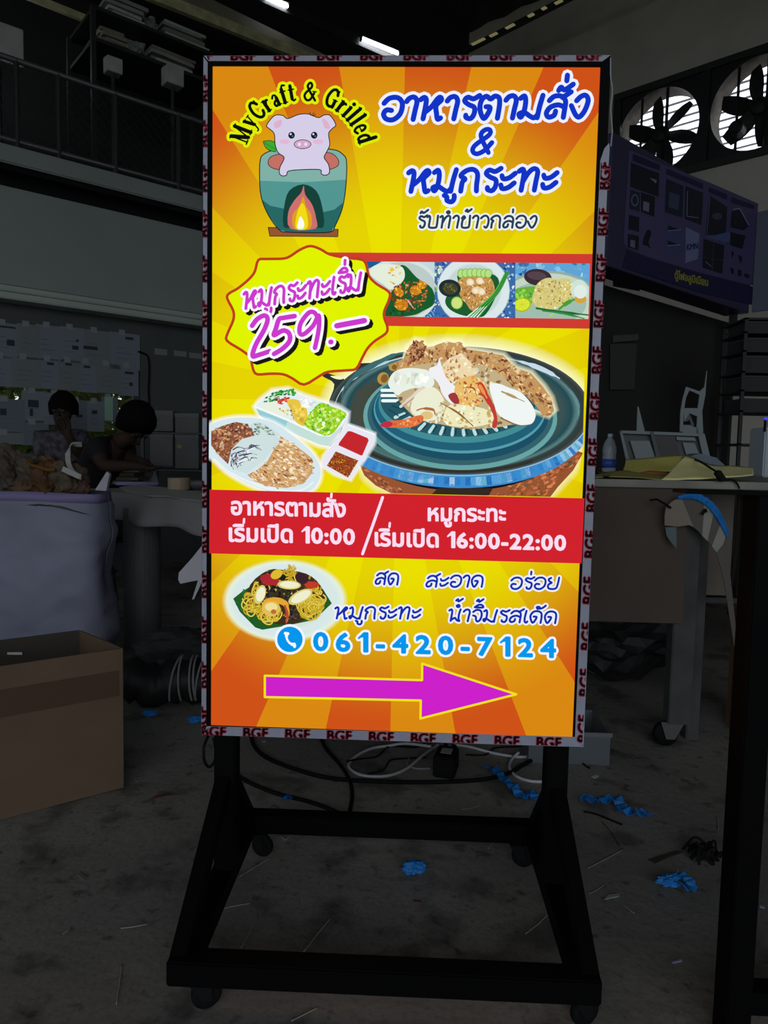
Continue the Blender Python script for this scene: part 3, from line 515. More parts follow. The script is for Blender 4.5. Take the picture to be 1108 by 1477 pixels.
# --- logo
SF = {
 'M': (1.12, [([(.16, .03), (.16, .97)], .07), ([(.16, .95), (.52, .06)], .2), ([(.52, .06), (.9, .95)], .07), ([(.93, .03), (.93, .97)], .19), ([(.0, .03), (.32, .03)], .07), ([(.0, .97), (.22, .97)], .07), ([(.75, .03), (1.1, .03)], .07), ([(.88, .97), (1.1, .97)], .07)]),
 'y': (.66, [([(.12, .64), (.36, .08)], .17), ([(.56, .64), (.36, .08), (.24, -.22), (.1, -.24)], .07), ([(.0, .65), (.28, .65)], .06), ([(.44, .65), (.66, .65)], .06)]),
 'C': (.86, [([(.76, .72), (.66, .9), (.48, .98), (.26, .88), (.14, .6), (.14, .36), (.28, .1), (.5, .02), (.68, .1), (.78, .26)], .15), ([(.77, .98), (.77, .68)], .06)]),
 'r': (.52, [([(.16, .03), (.16, .62)], .18), ([(.22, .44), (.34, .6), (.44, .58)], .13), ([(.0, .03), (.34, .03)], .06), ([(.0, .64), (.2, .64)], .06)]),
 'a': (.62, [([(.42, .05), (.42, .48)], .17), ([(.12, .5), (.24, .63), (.4, .6), (.43, .46)], .1), ([(.42, .36), (.22, .3), (.12, .16), (.22, .04), (.4, .12)], .12), ([(.44, .04), (.58, .06)], .07)]),
 'f': (.46, [([(.17, .03), (.17, .8)], .18), ([(.17, .8), (.28, .97), (.46, .93)], .1), ([(.0, .64), (.4, .64)], .07), ([(.0, .03), (.36, .03)], .06)]),
 't': (.44, [([(.18, .86), (.18, .12)], .17), ([(.18, .12), (.28, .03), (.42, .1)], .09), ([(.0, .64), (.4, .64)], .07)]),
 '&': (1.0, [([(.9, .05), (.3, .68), (.3, .88), (.44, .97), (.56, .86), (.52, .7), (.18, .42), (.1, .22), (.28, .03), (.54, .08), (.78, .44)], .12), ([(.66, .52), (.92, .52)], .06)]),
 'G': (.92, [([(.76, .72), (.66, .9), (.48, .98), (.26, .88), (.14, .6), (.14, .36), (.28, .1), (.5, .02), (.72, .08)], .15), ([(.76, .98), (.76, .7)], .06), ([(.74, .04), (.74, .42)], .17), ([(.56, .44), (.9, .44)], .06)]),
 'i': (.36, [([(.17, .03), (.17, .64)], .18), ([(.17, .88), (.171, .88)], .22), ([(.0, .03), (.34, .03)], .06), ([(.02, .64), (.2, .64)], .06)]),
 'l': (.36, [([(.17, .03), (.17, .97)], .18), ([(.0, .03), (.34, .03)], .06), ([(.02, .97), (.2, .97)], .06)]),
 'e': (.58, [([(.12, .36), (.5, .36)], .06), ([(.5, .36), (.46, .56), (.3, .65), (.13, .5), (.12, .2), (.28, .03), (.52, .12)], .13)]),
 'd': (.7, [([(.5, .5), (.32, .63), (.13, .46), (.13, .2), (.28, .03), (.5, .12)], .14), ([(.5, .03), (.5, .97)], .18), ([(.4, .97), (.54, .97)], .06), ([(.5, .03), (.68, .03)], .06)]),
 ' ': (.34, [])}
txt = 'MyCraft & Grilled'; W_ = sum(SF[c][0]+.07 for c in txt); hh = 27.0; RB = 83.0; ca, cb = 437.5, 228.0; a0, a1 = -76.5, 78
ST_ = []; x = 0
for ch in txt:
    wd, ss = SF[ch]; am = math.radians(a0+(a1-a0)*(x+wd/2)/W_); kx = math.radians(a1-a0)*RB/W_
    for pts, sw in ss:
        q = []
        for p in (cr(pts, 4) if len(pts) > 2 else pts):
            lx = (p[0]-wd/2)*kx*1.0; ly = RB+p[1]*hh; q.append((ca+lx*math.cos(am)+ly*math.sin(am), cb+lx*math.sin(am)-ly*math.cos(am)))
        ST_.append((q, sw*hh*1.02+.35))
    x += wd+.07
P.up(2)
for q, sw in ST_: P.stroke(q, sw+8.0, (222, 238, 6), up=False)
P.up(2)
for q, sw in ST_: P.stroke(q, sw, (14, 16, 14), up=False, disc=6 if sw > 2 else 0)
K = (26, 30, 34)
def shape(pts, fill, lw=1.1, sm=5): P.poly(pts, fill, sm); P.stroke(pts, lw, K, sm, closed=True)
shape(c1([(370, 893), (720, 903), (718, 940), (378, 937)]), (150, 84, 50), 1.0, 0)
pot = c1([(330, 560), (345, 530), (400, 508), (540, 500), (690, 504), (745, 530), (762, 570), (758, 690), (740, 800), (705, 885), (685, 915), (600, 920), (470, 917), (425, 905), (370, 830), (335, 740), (327, 640)])
P.poly(pot, (128, 176, 166), 4)
P.poly(c1([(328, 660), (540, 668), (758, 655), (758, 690), (740, 800), (705, 885), (685, 915), (600, 920), (470, 917), (425, 905), (370, 830), (335, 740)]), (82, 150, 146))
P.poly(c1([(336, 752), (380, 785), (450, 800), (640, 818), (700, 805), (742, 770), (740, 800), (705, 885), (685, 915), (600, 920), (470, 917), (425, 905), (370, 830)]), (40, 104, 100))
P.stroke(pot, 1.4, K, 4, closed=True)
shape(c1([(370, 575), (385, 540), (450, 530), (460, 600), (400, 600)]), (196, 112, 100), 1.0, 4); shape(c1([(640, 525), (690, 525), (722, 560), (712, 590), (660, 600)]), (196, 112, 100), 1.0, 4)
P.poly(c1([(447, 888), (450, 790), (475, 710), (545, 678), (610, 710), (640, 790), (648, 888), (600, 893), (500, 893)]), (22, 66, 58), 3)
P.poly(c1([(548, 684), (555, 730), (590, 780), (610, 850), (605, 900), (482, 900), (470, 820), (500, 760), (535, 720)]), (206, 112, 110), 3)
P.poly(c1([(545, 740), (560, 790), (585, 830), (580, 898), (500, 898), (492, 830), (525, 790)]), (222, 160, 30), 3); P.poly(c1([(542, 770), (565, 830), (565, 898), (508, 898), (515, 820)]), (240, 220, 20), 3); P.poly(c1([(532, 838), (550, 870), (545, 898), (516, 898), (520, 865)]), (250, 252, 240), 3)
P.poly(c1([(345, 463), (385, 460), (420, 480), (408, 516), (375, 508), (355, 490)]), (60, 170, 50), 3); P.stroke(c1([(345, 463), (385, 460), (420, 480)]), .9, K, 3); P.stroke(c1([(345, 463), (355, 490), (375, 508), (408, 516)]), .9, K, 3); P.stroke(c1([(352, 470), (410, 505)]), .6, (20, 100, 40))
PK = (214, 206, 232)
pig = c1([(400, 425), (375, 400), (362, 385), (385, 350), (410, 332), (445, 335), (468, 350), (520, 330), (570, 327), (620, 345), (650, 332), (680, 335), (708, 380), (690, 400), (672, 425), (678, 480), (660, 520), (650, 545), (672, 580), (676, 620), (655, 633), (635, 625), (628, 605), (540, 605), (472, 612), (462, 632), (440, 636), (426, 622), (430, 590), (450, 545), (420, 520), (405, 480)])
shape(pig, PK, 1.3, 4)
for t in ([(400, 370), (438, 355), (432, 388), (405, 398)], [(640, 352), (665, 362), (680, 398), (652, 396)]): P.poly(c1(t), (222, 178, 206), 3)
for x_, y_ in ((487, 433), (600, 433)): q = c1([(x_, y_)])[0]; P.ell(q[0], q[1], 4.7, 5, (24, 26, 48)); P.ell(q[0]-1.2, q[1]-1.6, 1.4, 1.4, (235, 235, 250)); P.ell(q[0]+1.4, q[1]+1.3, .9, .9, (130, 150, 210))
for x_ in (452, 620): P.ell(*c1([(x_, 465)])[0], 7.5, 3.6, (226, 184, 214))
P.ell(*c1([(542, 478)])[0], 12.6, 6.9, K); P.ell(*c1([(542, 478)])[0], 11.6, 5.9, (216, 168, 204)); P.ell(*c1([(526, 478)])[0], 2.2, 2.5, (236, 224, 244)); P.ell(*c1([(558, 478)])[0], 2.2, 2.5, (236, 224, 244))
P.stroke(c1([(585, 335), (578, 318)]), 1, K); P.stroke(c1([(590, 336), (598, 320)]), 1, K); P.stroke(c1([(594, 338), (608, 328)]), 1, K)
P.finish('logo_print', sign, PM_E, FACE, 'piglet sitting in a green clay stove under arched black lettering')
# --- headline
BL = (18, 52, 196)
bword(P, 'อาหารตามสั่ง', 551, 174, 846, 170, 34.5, 7.6, BL, (236, 240, 255), 4.6, 0.12)
bword(P, '&', 683, 222, 708, 222, 36, 7.0, BL, (236, 240, 255), 4.4, 0.3)
bword(P, 'หมูกระทะ', 588, 278, 802, 275, 33.5, 7.4, BL, (236, 240, 255), 4.6, 0.12)
bword(P, 'รับทำข้าวกล่อง', 602, 329, 773, 329, 18.5, 3.3, (38, 62, 84), (236, 240, 244), 2.6, 0.1)
P.finish('headline_lettering', sign, PM_E, FACE)
# --- opening hours
P.poly([(295, 706), (850, 719), (850, 813), (295, 798)], (208, 34, 44))
PW = (250, 222, 242)
ftext(P, 'อาหารตามสัง', 334, 742, 498, 745.5, 20.5, PW, 2.2, href=.6)
ftext(P, 'เริมเปิด', 331, 780.5, 421.5, 782.3, 20.5, PW, 2.2, href=.6)
ftext(P, '10:00', 436, 782.6, 511, 785, 22.5, PW, 2.4, track=.12)
P.stroke([(552, 717.5), (523, 799)], 4.2, PW)
ftext(P, 'หมูกระทะ', 618, 751, 729, 752, 19.5, PW, 2.1, href=.6)
ftext(P, 'เริมเปิด', 541.5, 787, 632, 789, 20.5, PW, 2.2, href=.6)
ftext(P, '16:00-22:00', 646, 789.3, 815.6, 793.5, 22, PW, 2.4, track=.12)
for x_, y_ in ((478.3, 712), (352.2, 748.6), (562.4, 754.4)): P.stroke([(x_, y_), (x_-.5, y_+5.6)], 3.4, PW, up=False)
P.finish('opening_hours_band', sign, PM_E, FACE, 'red band with white opening hours')
# --- noodle plate, slogans, telephone, arrow
P.erings(*k7([(560, 388)])[0], 90, 60, [(.01, (214, 230, 226), 1), (.84, (216, 232, 232), 1), (.93, (228, 240, 220), 1), (1.02, (240, 232, 120), 0)])
P.erings(*k7([(555, 400)])[0], 66, 41, [(.01, (206, 224, 216), 1), (.9, (208, 226, 220), 1), (1.0, (216, 232, 232), 0)])
P.poly(k7([(125, 370), (200, 310), (290, 255), (500, 200), (760, 200), (880, 290), (955, 410), (870, 490), (780, 555), (560, 600), (370, 632), (310, 612), (180, 480)]), (32, 92, 38)); P.scatter(R, k7([(130, 370), (280, 270), (300, 560), (370, 625), (310, 600), (180, 470)]), [(28, 84, 36), (44, 112, 48)], 20, 2, 5, .4, 60)
dk = k7([(270, 250), (420, 130), (560, 130), (740, 160), (860, 260), (900, 420), (700, 560), (560, 590), (420, 560), (240, 430)]); P.poly(dk, (60, 48, 30), 3); P.scatter(R, dk, [(40, 34, 26), (90, 70, 30), (180, 150, 40), (120, 60, 40), (30, 28, 24), (200, 176, 60)], 180, 1.2, 3)
nd = random.Random(8)
for (cx_, cy_, rx_, ry_, n_) in ((770, 430, 125, 120, 44), (290, 420, 80, 120, 20), (440, 510, 100, 80, 18), (360, 300, 90, 60, 9), (600, 160, 130, 34, 10), (820, 300, 60, 60, 8)):
    for i in range(n_):
        x_, y_ = cx_+nd.uniform(-.55, .55)*rx_, cy_+nd.uniform(-.5, .5)*ry_; a_, b_, r_ = nd.uniform(.3, .7)*rx_, nd.uniform(.2, .5)*ry_, nd.uniform(0, 180); t0 = nd.uniform(0, 6.3)
        pts = k7([P._e(x_, y_, a_, b_, r_, t0+k*.35) for k in range(nd.randint(10, 17))]); P.stroke(pts, 2.3, (150, 116, 20), 0, disc=0); P.stroke(pts, 1.5, nd.choice([(226, 198, 50), (206, 172, 40), (238, 216, 90)]), 0, disc=0)
P.scatter(nd, k7([(350, 260), (560, 270), (640, 330), (560, 400), (350, 400)]), [(26, 26, 24), (50, 54, 44), (40, 30, 40)], 60, 2, 4); P.scatter(nd, k7([(590, 420), (660, 430), (660, 550), (590, 560)]), [(26, 26, 24), (50, 54, 44), (90, 70, 80)], 34, 1.5, 3)
P.poly(k7([(360, 175), (500, 165), (500, 250), (420, 255), (370, 240)]), (170, 40, 50), 3); P.poly(k7([(720, 230), (820, 230), (850, 260), (760, 290)]), (190, 60, 40), 3); P.ell(*k7([(700, 200)])[0], 10, 7.4, (56, 34, 44), 30); P.ell(*k7([(535, 190)])[0], 6, 4.6, (30, 30, 26))
P.ell(*k7([(490, 165)])[0], 9, 6.4, (222, 186, 50), -30)
for x_, y_, a_, b_, r_ in ((595, 255, 17, 6.4, 3), (690, 355, 19, 8.6, -28), (352, 335, 7.5, 14, 18)): q = k7([(x_, y_)])[0]; P.ell(q[0], q[1], a_, b_, (214, 206, 120), r_); P.ell(q[0]+.8, q[1]-.3, a_*.82, b_*.76, (240, 238, 206), r_)
P.stroke(k7([(380, 470), (400, 400), (480, 385), (560, 410), (585, 480), (575, 560)]), [6, 8, 9, 8, 5, 3], (228, 166, 50), 4); P.stroke(k7([(560, 430), (580, 500), (572, 575)]), [3, 4, 2], (190, 70, 60), 4); P.ell(*k7([(445, 455)])[0], 13, 11, (226, 190, 90)); P.ell(*k7([(445, 440)])[0], 9, 6, (240, 222, 150)); P.ell(*k7([(465, 480)])[0], 4, 3.4, (190, 110, 50))
P.finish('noodle_plate_print', sign, PM_E, FACE)
B2 = (22, 44, 170); OL = (236, 240, 255)
bword(P, 'สด', 541, 843, 575, 844, 17.5, 3.1, B2, OL, 2.6, .12)
bword(P, 'สะอาด', 614, 847, 697, 847, 17.5, 3.1, B2, OL, 2.6, .12)
bword(P, 'อร่อย', 736, 850, 806, 850, 17.5, 3.1, B2, OL, 2.6, .12)
bword(P, 'หมูกระทะ', 483, 893, 606, 893, 18, 3.2, B2, OL, 2.6, .12)
bword(P, 'นํ้าจิ้มรสเด็ด', 647, 896, 803, 899.5, 18, 3.2, B2, OL, 2.6, .12)
P.finish('slogan_lettering', sign, PM_E, FACE)
CB = (6, 150, 236)
ftext(P, '061-420-7124', 453, 937.5, 801, 948, 26.5, CB, 3.0, (240, 246, 255), 3.4, track=.30)
q = (418.2, 922.2); P.ell(q[0], q[1], 22, 22, (240, 246, 255)); P.ell(q[0], q[1], 18.4, 18.4, CB)
P.stroke([(413.5, 914), (413.8, 921), (418, 927.5), (425, 930.5)], [4.4, 3, 3, 4.4], (246, 250, 255), 5); P.stroke([(411.5, 913.5), (415.5, 914)], 4.2, (246, 250, 255)); P.stroke([(424.5, 929), (425, 932.5)], 4.4, (246, 250, 255))
P.finish('telephone_lettering', sign, PM_E, FACE, 'sky blue telephone number with round handset symbol')
ar = [(382, 974.5), (608.8, 981), (609, 957), (745, 1001.5), (606.5, 1036.5), (607, 1010.5), (382, 1005.5)]
P.poly(ar, (204, 32, 202)); P.stroke(ar, 3.2, (240, 226, 24), closed=True, disc=8)
P.finish('arrow_print', sign, PM_E, FACE, 'magenta arrow with yellow outline pointing right')

# protective film left on the frame, printed with red letters
film = mat('protective_film', lin((150, 152, 170)), 0.35, var=0.08, scale=30)
FP_ = Painter((0, -0.0012, 1), (0, -1, 0), 5e-5)
CR_ = (150, 20, 48)
def filmstrip(outline, runs, clipq):
    z = [onplane(p[0], p[1], Vector((0, -0.0008, 1)), Vector((0, -1, 0))) for p in outline]
    f_ = obj('film_strip', MB().prism(z, Vector((0, 0.0006, 0))), film, sign)
    for (a, b, hgt, n_, ph) in runs:
        L_ = math.dist(a, b); ux, uy = (b[0]-a[0])/L_, (b[1]-a[1])/L_; vx, vy = uy, -ux
        vs, fs, es = GB; mx = max(v[0] for v in vs)
        for i in range(n_):
            t0 = (i+ph)/n_; tw = 0.6/n_
            def mp_(v): s_ = (t0+v[0]/mx*tw)*L_; up = v[1]/.73*hgt; return (a[0]+ux*s_+vx*up, a[1]+uy*s_+vy*up)
            pts = [mp_(v) for v in vs]; FP_.raw(pts, fs, [(*lin(CR_), 1)]*len(pts))
            for e0, e1 in es: FP_.stroke([pts[e0], pts[e1]], 3.0, CR_, up=False, disc=0)
            FP_.finish('film_lettering', f_, PM_D, clipq)
    return f_
GB = glyphs('BGF')
FP_.L = 0
filmstrip([(291, 1049), (300, 1047.5), (829, 1063), (843, 1077), (840, 1077.6), (290.6, 1060)], [((288, 1062), (832, 1080), 16, 9, .02)], [(302, 1048), (829, 1064.2), (838, 1077), (292, 1060)])
rg = [(882, 212), (868, 214), (866.8, 300), (864, 340), (857, 470), (846, 700), (835, 930), (829, 1064), (840, 1077)]
rag = [(840, 1077), (846, 960), (843.5, 900), (850, 850), (847, 790), (853, 730), (851, 690), (858, 620), (862, 540), (861, 500), (866, 430), (868.5, 400), (871, 330), (876, 260)]
filmstrip([(866, 232), (872, 214), (879, 206), (879.6, 214)]+[(min(878.6-(y-214)*.0427, x+7), y) for x, y in rag[::-1]]+[(829.5, 1064)], [((849, 1076), (882, 212), 17, 13, .06)], [(866.9, 235), (882, 230), (840, 1077), (828.6, 1064)])
filmstrip([(293.5, 82), (299.5, 90), (297.4, 1056), (290.6, 1060)], [((299, 1060), (303, 84), 16, 15, .02)], [(293.5, 84), (299.4, 90), (297.4, 1054), (290.8, 1058)])
filmstrip([(294, 80.3), (881, 79.4), (869, 88.5), (301, 88)], [((268, 87), (892, 86.4), 15, 10, .02)], [(298, 80.6), (878, 79.6), (869, 88), (301, 87.4)])
# torn corner patch of black and a loop of peeled film at the upper right edge
obj('torn_film_edge', MB().tube([at(882, v, 0.001) + Vector((0.002*math.sin(v*.5), -.002, 0)) for v in (84, 110, 130, 160, 190, 212)], 0.0012, 5), mat('shiny_film', (.35, .37, .42), .3), sign)
# stand
Z_ = Vector((0, 0, 1))
BX = 0.3717; TZ = 0.105; Bw = 0.045; yf0, yr1 = -0.2496, 0.3095; px = 0.3425
def square(nm, a, b, w_=Bw): return obj(nm, MB().bar(a, b, w_, bev=0.003), black, sign)
square('front_bar', (-BX, yf0+Bw/2, TZ-Bw/2), (BX, yf0+Bw/2, TZ-Bw/2)); square('rear_bar', (-BX, yr1-Bw/2, TZ-Bw/2), (BX, yr1-Bw/2, TZ-Bw/2))
for s_ in (-1, 1):
    X = s_*(BX-Bw/2); Xo = s_*(BX-.0155)
    square('side_bar', (X, yf0+Bw, TZ-Bw/2), (X, yr1-Bw, TZ-Bw/2)); square('post', (s_*px, 0.052, TZ), (s_*px, 0.052, SB+0.3))
    square('brace', (s_*(px+.003), 0.035, 0.30), (Xo, yf0+0.022, TZ-0.012), 0.03); square('brace', (s_*(px+.002), 0.068, 0.30), (X, yr1-0.022, TZ-0.012), 0.03)
    for yy, xo, an in ((yf0+0.03, .02 if s_ > 0 else 0, 25), (yr1-0.03, -.012 if s_ > 0 else 0, -18)):
        cx_ = s_*(BX-.05)+xo; zt = TZ-Bw; ax = Vector((math.sin(math.radians(an)), -math.cos(math.radians(an)), 0)); fw = Vector((-ax.y, ax.x, 0)); cc_ = Vector((cx_, yy, 0))
        cs = obj('caster', MB().box(cx_-.022, cx_+.022, yy-.022, yy+.022, zt-.004, zt).lathe((cx_, yy, zt-.010), [(.016, 0), (.016, .006)], 14), alu, sign)
        for q in (-1, 1):
            b0 = cc_+ax*q*.013; obj('fork', MB().prism([b0-fw*.018+Z_*(zt-.006), b0+fw*.018+Z_*(zt-.006), b0+fw*.020+Z_*.021, b0+fw*.004+Z_*.021], ax*q*.002), alu, cs)
        obj('wheel', MB().lathe(cc_+fw*.012-ax*.009+Z_*.027, [(.007, 0), (.021, .001), (.026, .003), (.027, .006), (.027, .012), (.026, .015), (.021, .017), (.007, .018)], 28, ax), blackm, cs, smooth=False); obj('hub', MB().lathe(cc_+fw*.012-ax*.0105+Z_*.027, [(.004, 0), (.009, .001), (.009, .020), (.004, .021)], 16, ax), alu, cs)
obj('power_lead', MB().tube(cr([at(300, 1062, .05), at(294, 1078, .03), at(295, 1098, .03), at(303, 1106, .045), at(312, 1090, .04), at(308, 1064, .05)], 5), .0032, 7), blackm, sign, smooth=True)
# ================================================================== THE WORKSHOP: floor, walls, roof
Z3 = Vector((0, 0, 1))
floor_m = bpy.data.materials.new('worn_concrete'); floor_m.use_nodes = True; nt = floor_m.node_tree; b_ = nt.nodes['Principled BSDF']; N = nt.nodes.new; Lk = nt.links.new
tc = N('ShaderNodeTexCoord')
def noi(sc, det, lo, hi, c0, c1, vec=None):
    n = N('ShaderNodeTexNoise'); n.inputs['Scale'].default_value = sc; n.inputs['Detail'].default_value = det; Lk(vec or tc.outputs['Object'], n.inputs['Vector'])
    r = N('ShaderNodeValToRGB'); r.color_ramp.elements[0].position = lo; r.color_ramp.elements[1].position = hi; r.color_ramp.elements[0].color = (*c0, 1); r.color_ramp.elements[1].color = (*c1, 1); Lk(n.outputs[0], r.inputs[0]); return r.outputs[0]
def mul(a, b, f=1.0):
    n = N('ShaderNodeMix'); n.data_type = 'RGBA'; n.blend_type = 'MULTIPLY'; n.inputs[0].default_value = f; Lk(a, n.inputs[6]); Lk(b, n.inputs[7]); return n.outputs[2]
base = noi(1.6, 8, .3, .72, (.155, .15, .138), (.265, .25, .22)); st = noi(7, 6, .34, .46, (.5, .5, .5), (1, 1, 1)); st2 = noi(26, 4, .30, .38, (.55, .55, .55), (1, 1, 1)); st3 = noi(90, 3, .3, .5, (.8, .8, .8), (1.05, 1.05, 1.05))
Lk(mul(mul(mul(base, st), st2), st3), b_.inputs['Base Color']); b_.inputs['Roughness'].default_value = 0.62; b_.inputs['Specular IOR Level'].default_value = 0.2
bp = N('ShaderNodeBump'); bp.inputs['Strength'].default_value = .25; bp.inputs['Distance'].default_value = .01; n_ = N('ShaderNodeTexNoise'); n_.inputs['Scale'].default_value = 30; n_.inputs['Detail'].default_value = 6; Lk(tc.outputs['Object'], n_.inputs['Vector']); Lk(n_.outputs[0], bp.inputs['Height']); Lk(bp.outputs[0], b_.inputs['Normal'])
struct('floor', MB().box(-16, 12, -7, 16, -.1, 0), floor_m)
# left wall: a wall running away to the right, as the photo shows
aL = math.radians(48); dL = Vector((math.sin(aL), math.cos(aL), 0)); nL = Vector((dL.y, -dL.x, 0))
pL = CAM + ray(0, 645)*5.6; pL.z = 0
def SL(u, v, off=0.0):
    p = onplane(u, v, pL+nL*off, nL); return (p-pL).dot(dL), p.z
aR = math.radians(-49); dR = Vector((math.sin(aR), math.cos(aR), 0)); nR = Vector((-dR.y, dR.x, 0)) * -1
if nR.dot(CAM - (CAM+ray(1108, 645)*8.7)) < 0: nR = -nR
pR = CAM + ray(1108, 645)*8.7; pR.z = 0
def SR(u, v, off=0.0):
    p = onplane(u, v, pR+nR*off, nR); return (p-pR).dot(dR), p.z
def wbox(fr, s0, s1, z0, z1, n0, n1, bev=0.0, mb=None):
    p, d, n = (pL, dL, nL) if fr == 'L' else (pR, dR, nR)
    return (mb or MB()).axbox(p+d*(s0+s1)/2+n*(n0+n1)/2+Z3*(z0+z1)/2, d, n, Z3, s1-s0, n1-n0, z1-z0, bev)
den = dL.x*dR.y-dL.y*dR.x; q = pR-pL; sC = (q.x*dR.y-q.y*dR.x)/den; tC = (q.x*dL.y-q.y*dL.x)/den      # the far corner
def zL(v0, v1, off=0.0): return (SL(0, v0, off)[1]+SL(290, v1, off)[1])/2
zbt, zbb, zht, zhb, zlb = zL(210, 277, .1), zL(236, 301, .1), zL(268, 331, .12), zL(412, 453, .12), zL(431, 468, .2)
print('Z', zbt, zbb, zht, zhb, zlb, 'corner', sC, tC, [SL(0, v)[1] for v in (210, 268, 412)], [SL(290, v)[1] for v in (277, 331, 453)])
wallg = mat('grey_green_plaster', (.20, .235, .23), .8, var=.08, scale=3)
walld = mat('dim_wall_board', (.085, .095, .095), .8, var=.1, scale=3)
cream = mat('painted_board', (.30, .335, .325), .7, var=.05, scale=2)
darkst = mat('dark_steel', (.03, .032, .033), .6)
s0w, z0w = SL(-120, 640)[0], 0.98; s1w = SL(203, 600)[0]
zw0, zw1 = .92, SL(100, 482)[1]
sW0 = -14.6
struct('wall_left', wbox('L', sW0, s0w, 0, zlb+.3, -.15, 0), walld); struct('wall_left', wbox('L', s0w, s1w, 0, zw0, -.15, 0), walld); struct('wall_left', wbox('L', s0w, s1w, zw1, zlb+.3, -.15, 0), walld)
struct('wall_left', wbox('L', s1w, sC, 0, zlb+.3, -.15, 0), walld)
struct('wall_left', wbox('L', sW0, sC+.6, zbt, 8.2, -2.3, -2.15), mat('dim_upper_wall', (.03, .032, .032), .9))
struct('trim_1', wbox('L', sW0, sC, zhb, zht, -.1, .12, .01), cream)
ledge = mat('pale_ledge', (.44, .50, .45), .6, var=.05, scale=2); struct('trim_2', wbox('L', sW0, sC, zlb+(zhb-zlb)*.56, zhb-.006, .0, .17, .008), ledge); struct('trim_3', wbox('L', sW0, sC, zlb, zlb+(zhb-zlb)*.46, .0, .2, .008), ledge)
struct('trim_4', wbox('L', sW0, sC, zbb, zbt, .07, .1, .01), cream)
struct('trim_5', wbox('L', sW0, sC, zht+.005, zbt-.085, -.3, -.2), mat('gap_shade_black', (.006, .006, .006), .9))  # near-black backing puts the shade of the gap into colour
struct('floor_mezzanine', wbox('L', sW0, sC, zbt-.08, zbt-.02, -2.15, -.1), darkst)
# window with its frame and panes
glass = mat('window_glass', (.9, .95, .93), .03, trans=1.0)
wf = struct('window_1', wbox('L', s0w, s1w, zw0-.04, zw0+.02, -.1, .03).add([], []), mat('window_frame_metal', (.12, .13, .13), .5, .4))
for a, b in ((s0w, s0w+.05), (s1w-.05, s1w), ((s0w+s1w)/2-.5, (s0w+s1w)/2-.46)): obj('window_frame', wbox('L', a, b, zw0, zw1, -.08, -.03), mat('window_frame_metal', (0, 0, 0)), wf)
for a, b in ((s0w+.05, (s0w+s1w)/2-.5), ((s0w+s1w)/2-.46, s1w-.05)): obj('pane', wbox('L', a, b, zw0+.02, zw1, -.058, -.054), glass, wf)
# right wall with exhaust fans
sf, zf = [], []
s1f, zf1 = SR(949, 187); s2f, zf2 = SR(1092, 160); zfc = (zf1+zf2)/2; sp_ = s1f-s2f; rf = sp_*.445
zt_ = (SR(882, 143)[1]+SR(1108, 68)[1])/2; ztop = (SR(850, 73)[1]+SR(1020, 2)[1])/2; zfb = SR(1053, 234)[1]
print('fans', s1f, s2f, zf1, zf2, rf, zt_, ztop, zfb)
beige = mat('beige_wall', (.60, .56, .50), .85, var=.1, scale=2)
struct('wall_right', wbox('R', -9.8, tC+2.6, 0, zfb, -.2, 0), beige); struct('wall_right', wbox('R', -9.8, tC+2.6, zt_, 9, -.2, 0), beige)
struct('wall_right', wbox('R', s1f+sp_*.5, tC+2.6, zfb, zt_, -.2, 0), beige); struct('wall_right', wbox('R', -9.8, s2f-sp_*.5, zfb, zt_, -.2, 0), beige)
struct('trim_6', wbox('R', s2f-sp_*.5, s1f+sp_*.5, zt_-.06, zt_+.02, -.05, .06), darkst); struct('trim_7', wbox('R', s2f-sp_*.5, s1f+sp_*.5, zfb-.02, zfb+.06, -.05, .06), darkst)
fanm = mat('fan_dark_steel', (.015, .016, .017), .5); rust = mat('rusty_ring', (.16, .13, .10), .7, var=.4, scale=9); slatm = mat('louvre_slat', (.5, .48, .58), .55)
def wp(fr, s_, z_, n_): 
    p, d, n = (pL, dL, nL) if fr == 'L' else (pR, dR, nR); return p+d*s_+n*n_+Z3*z_
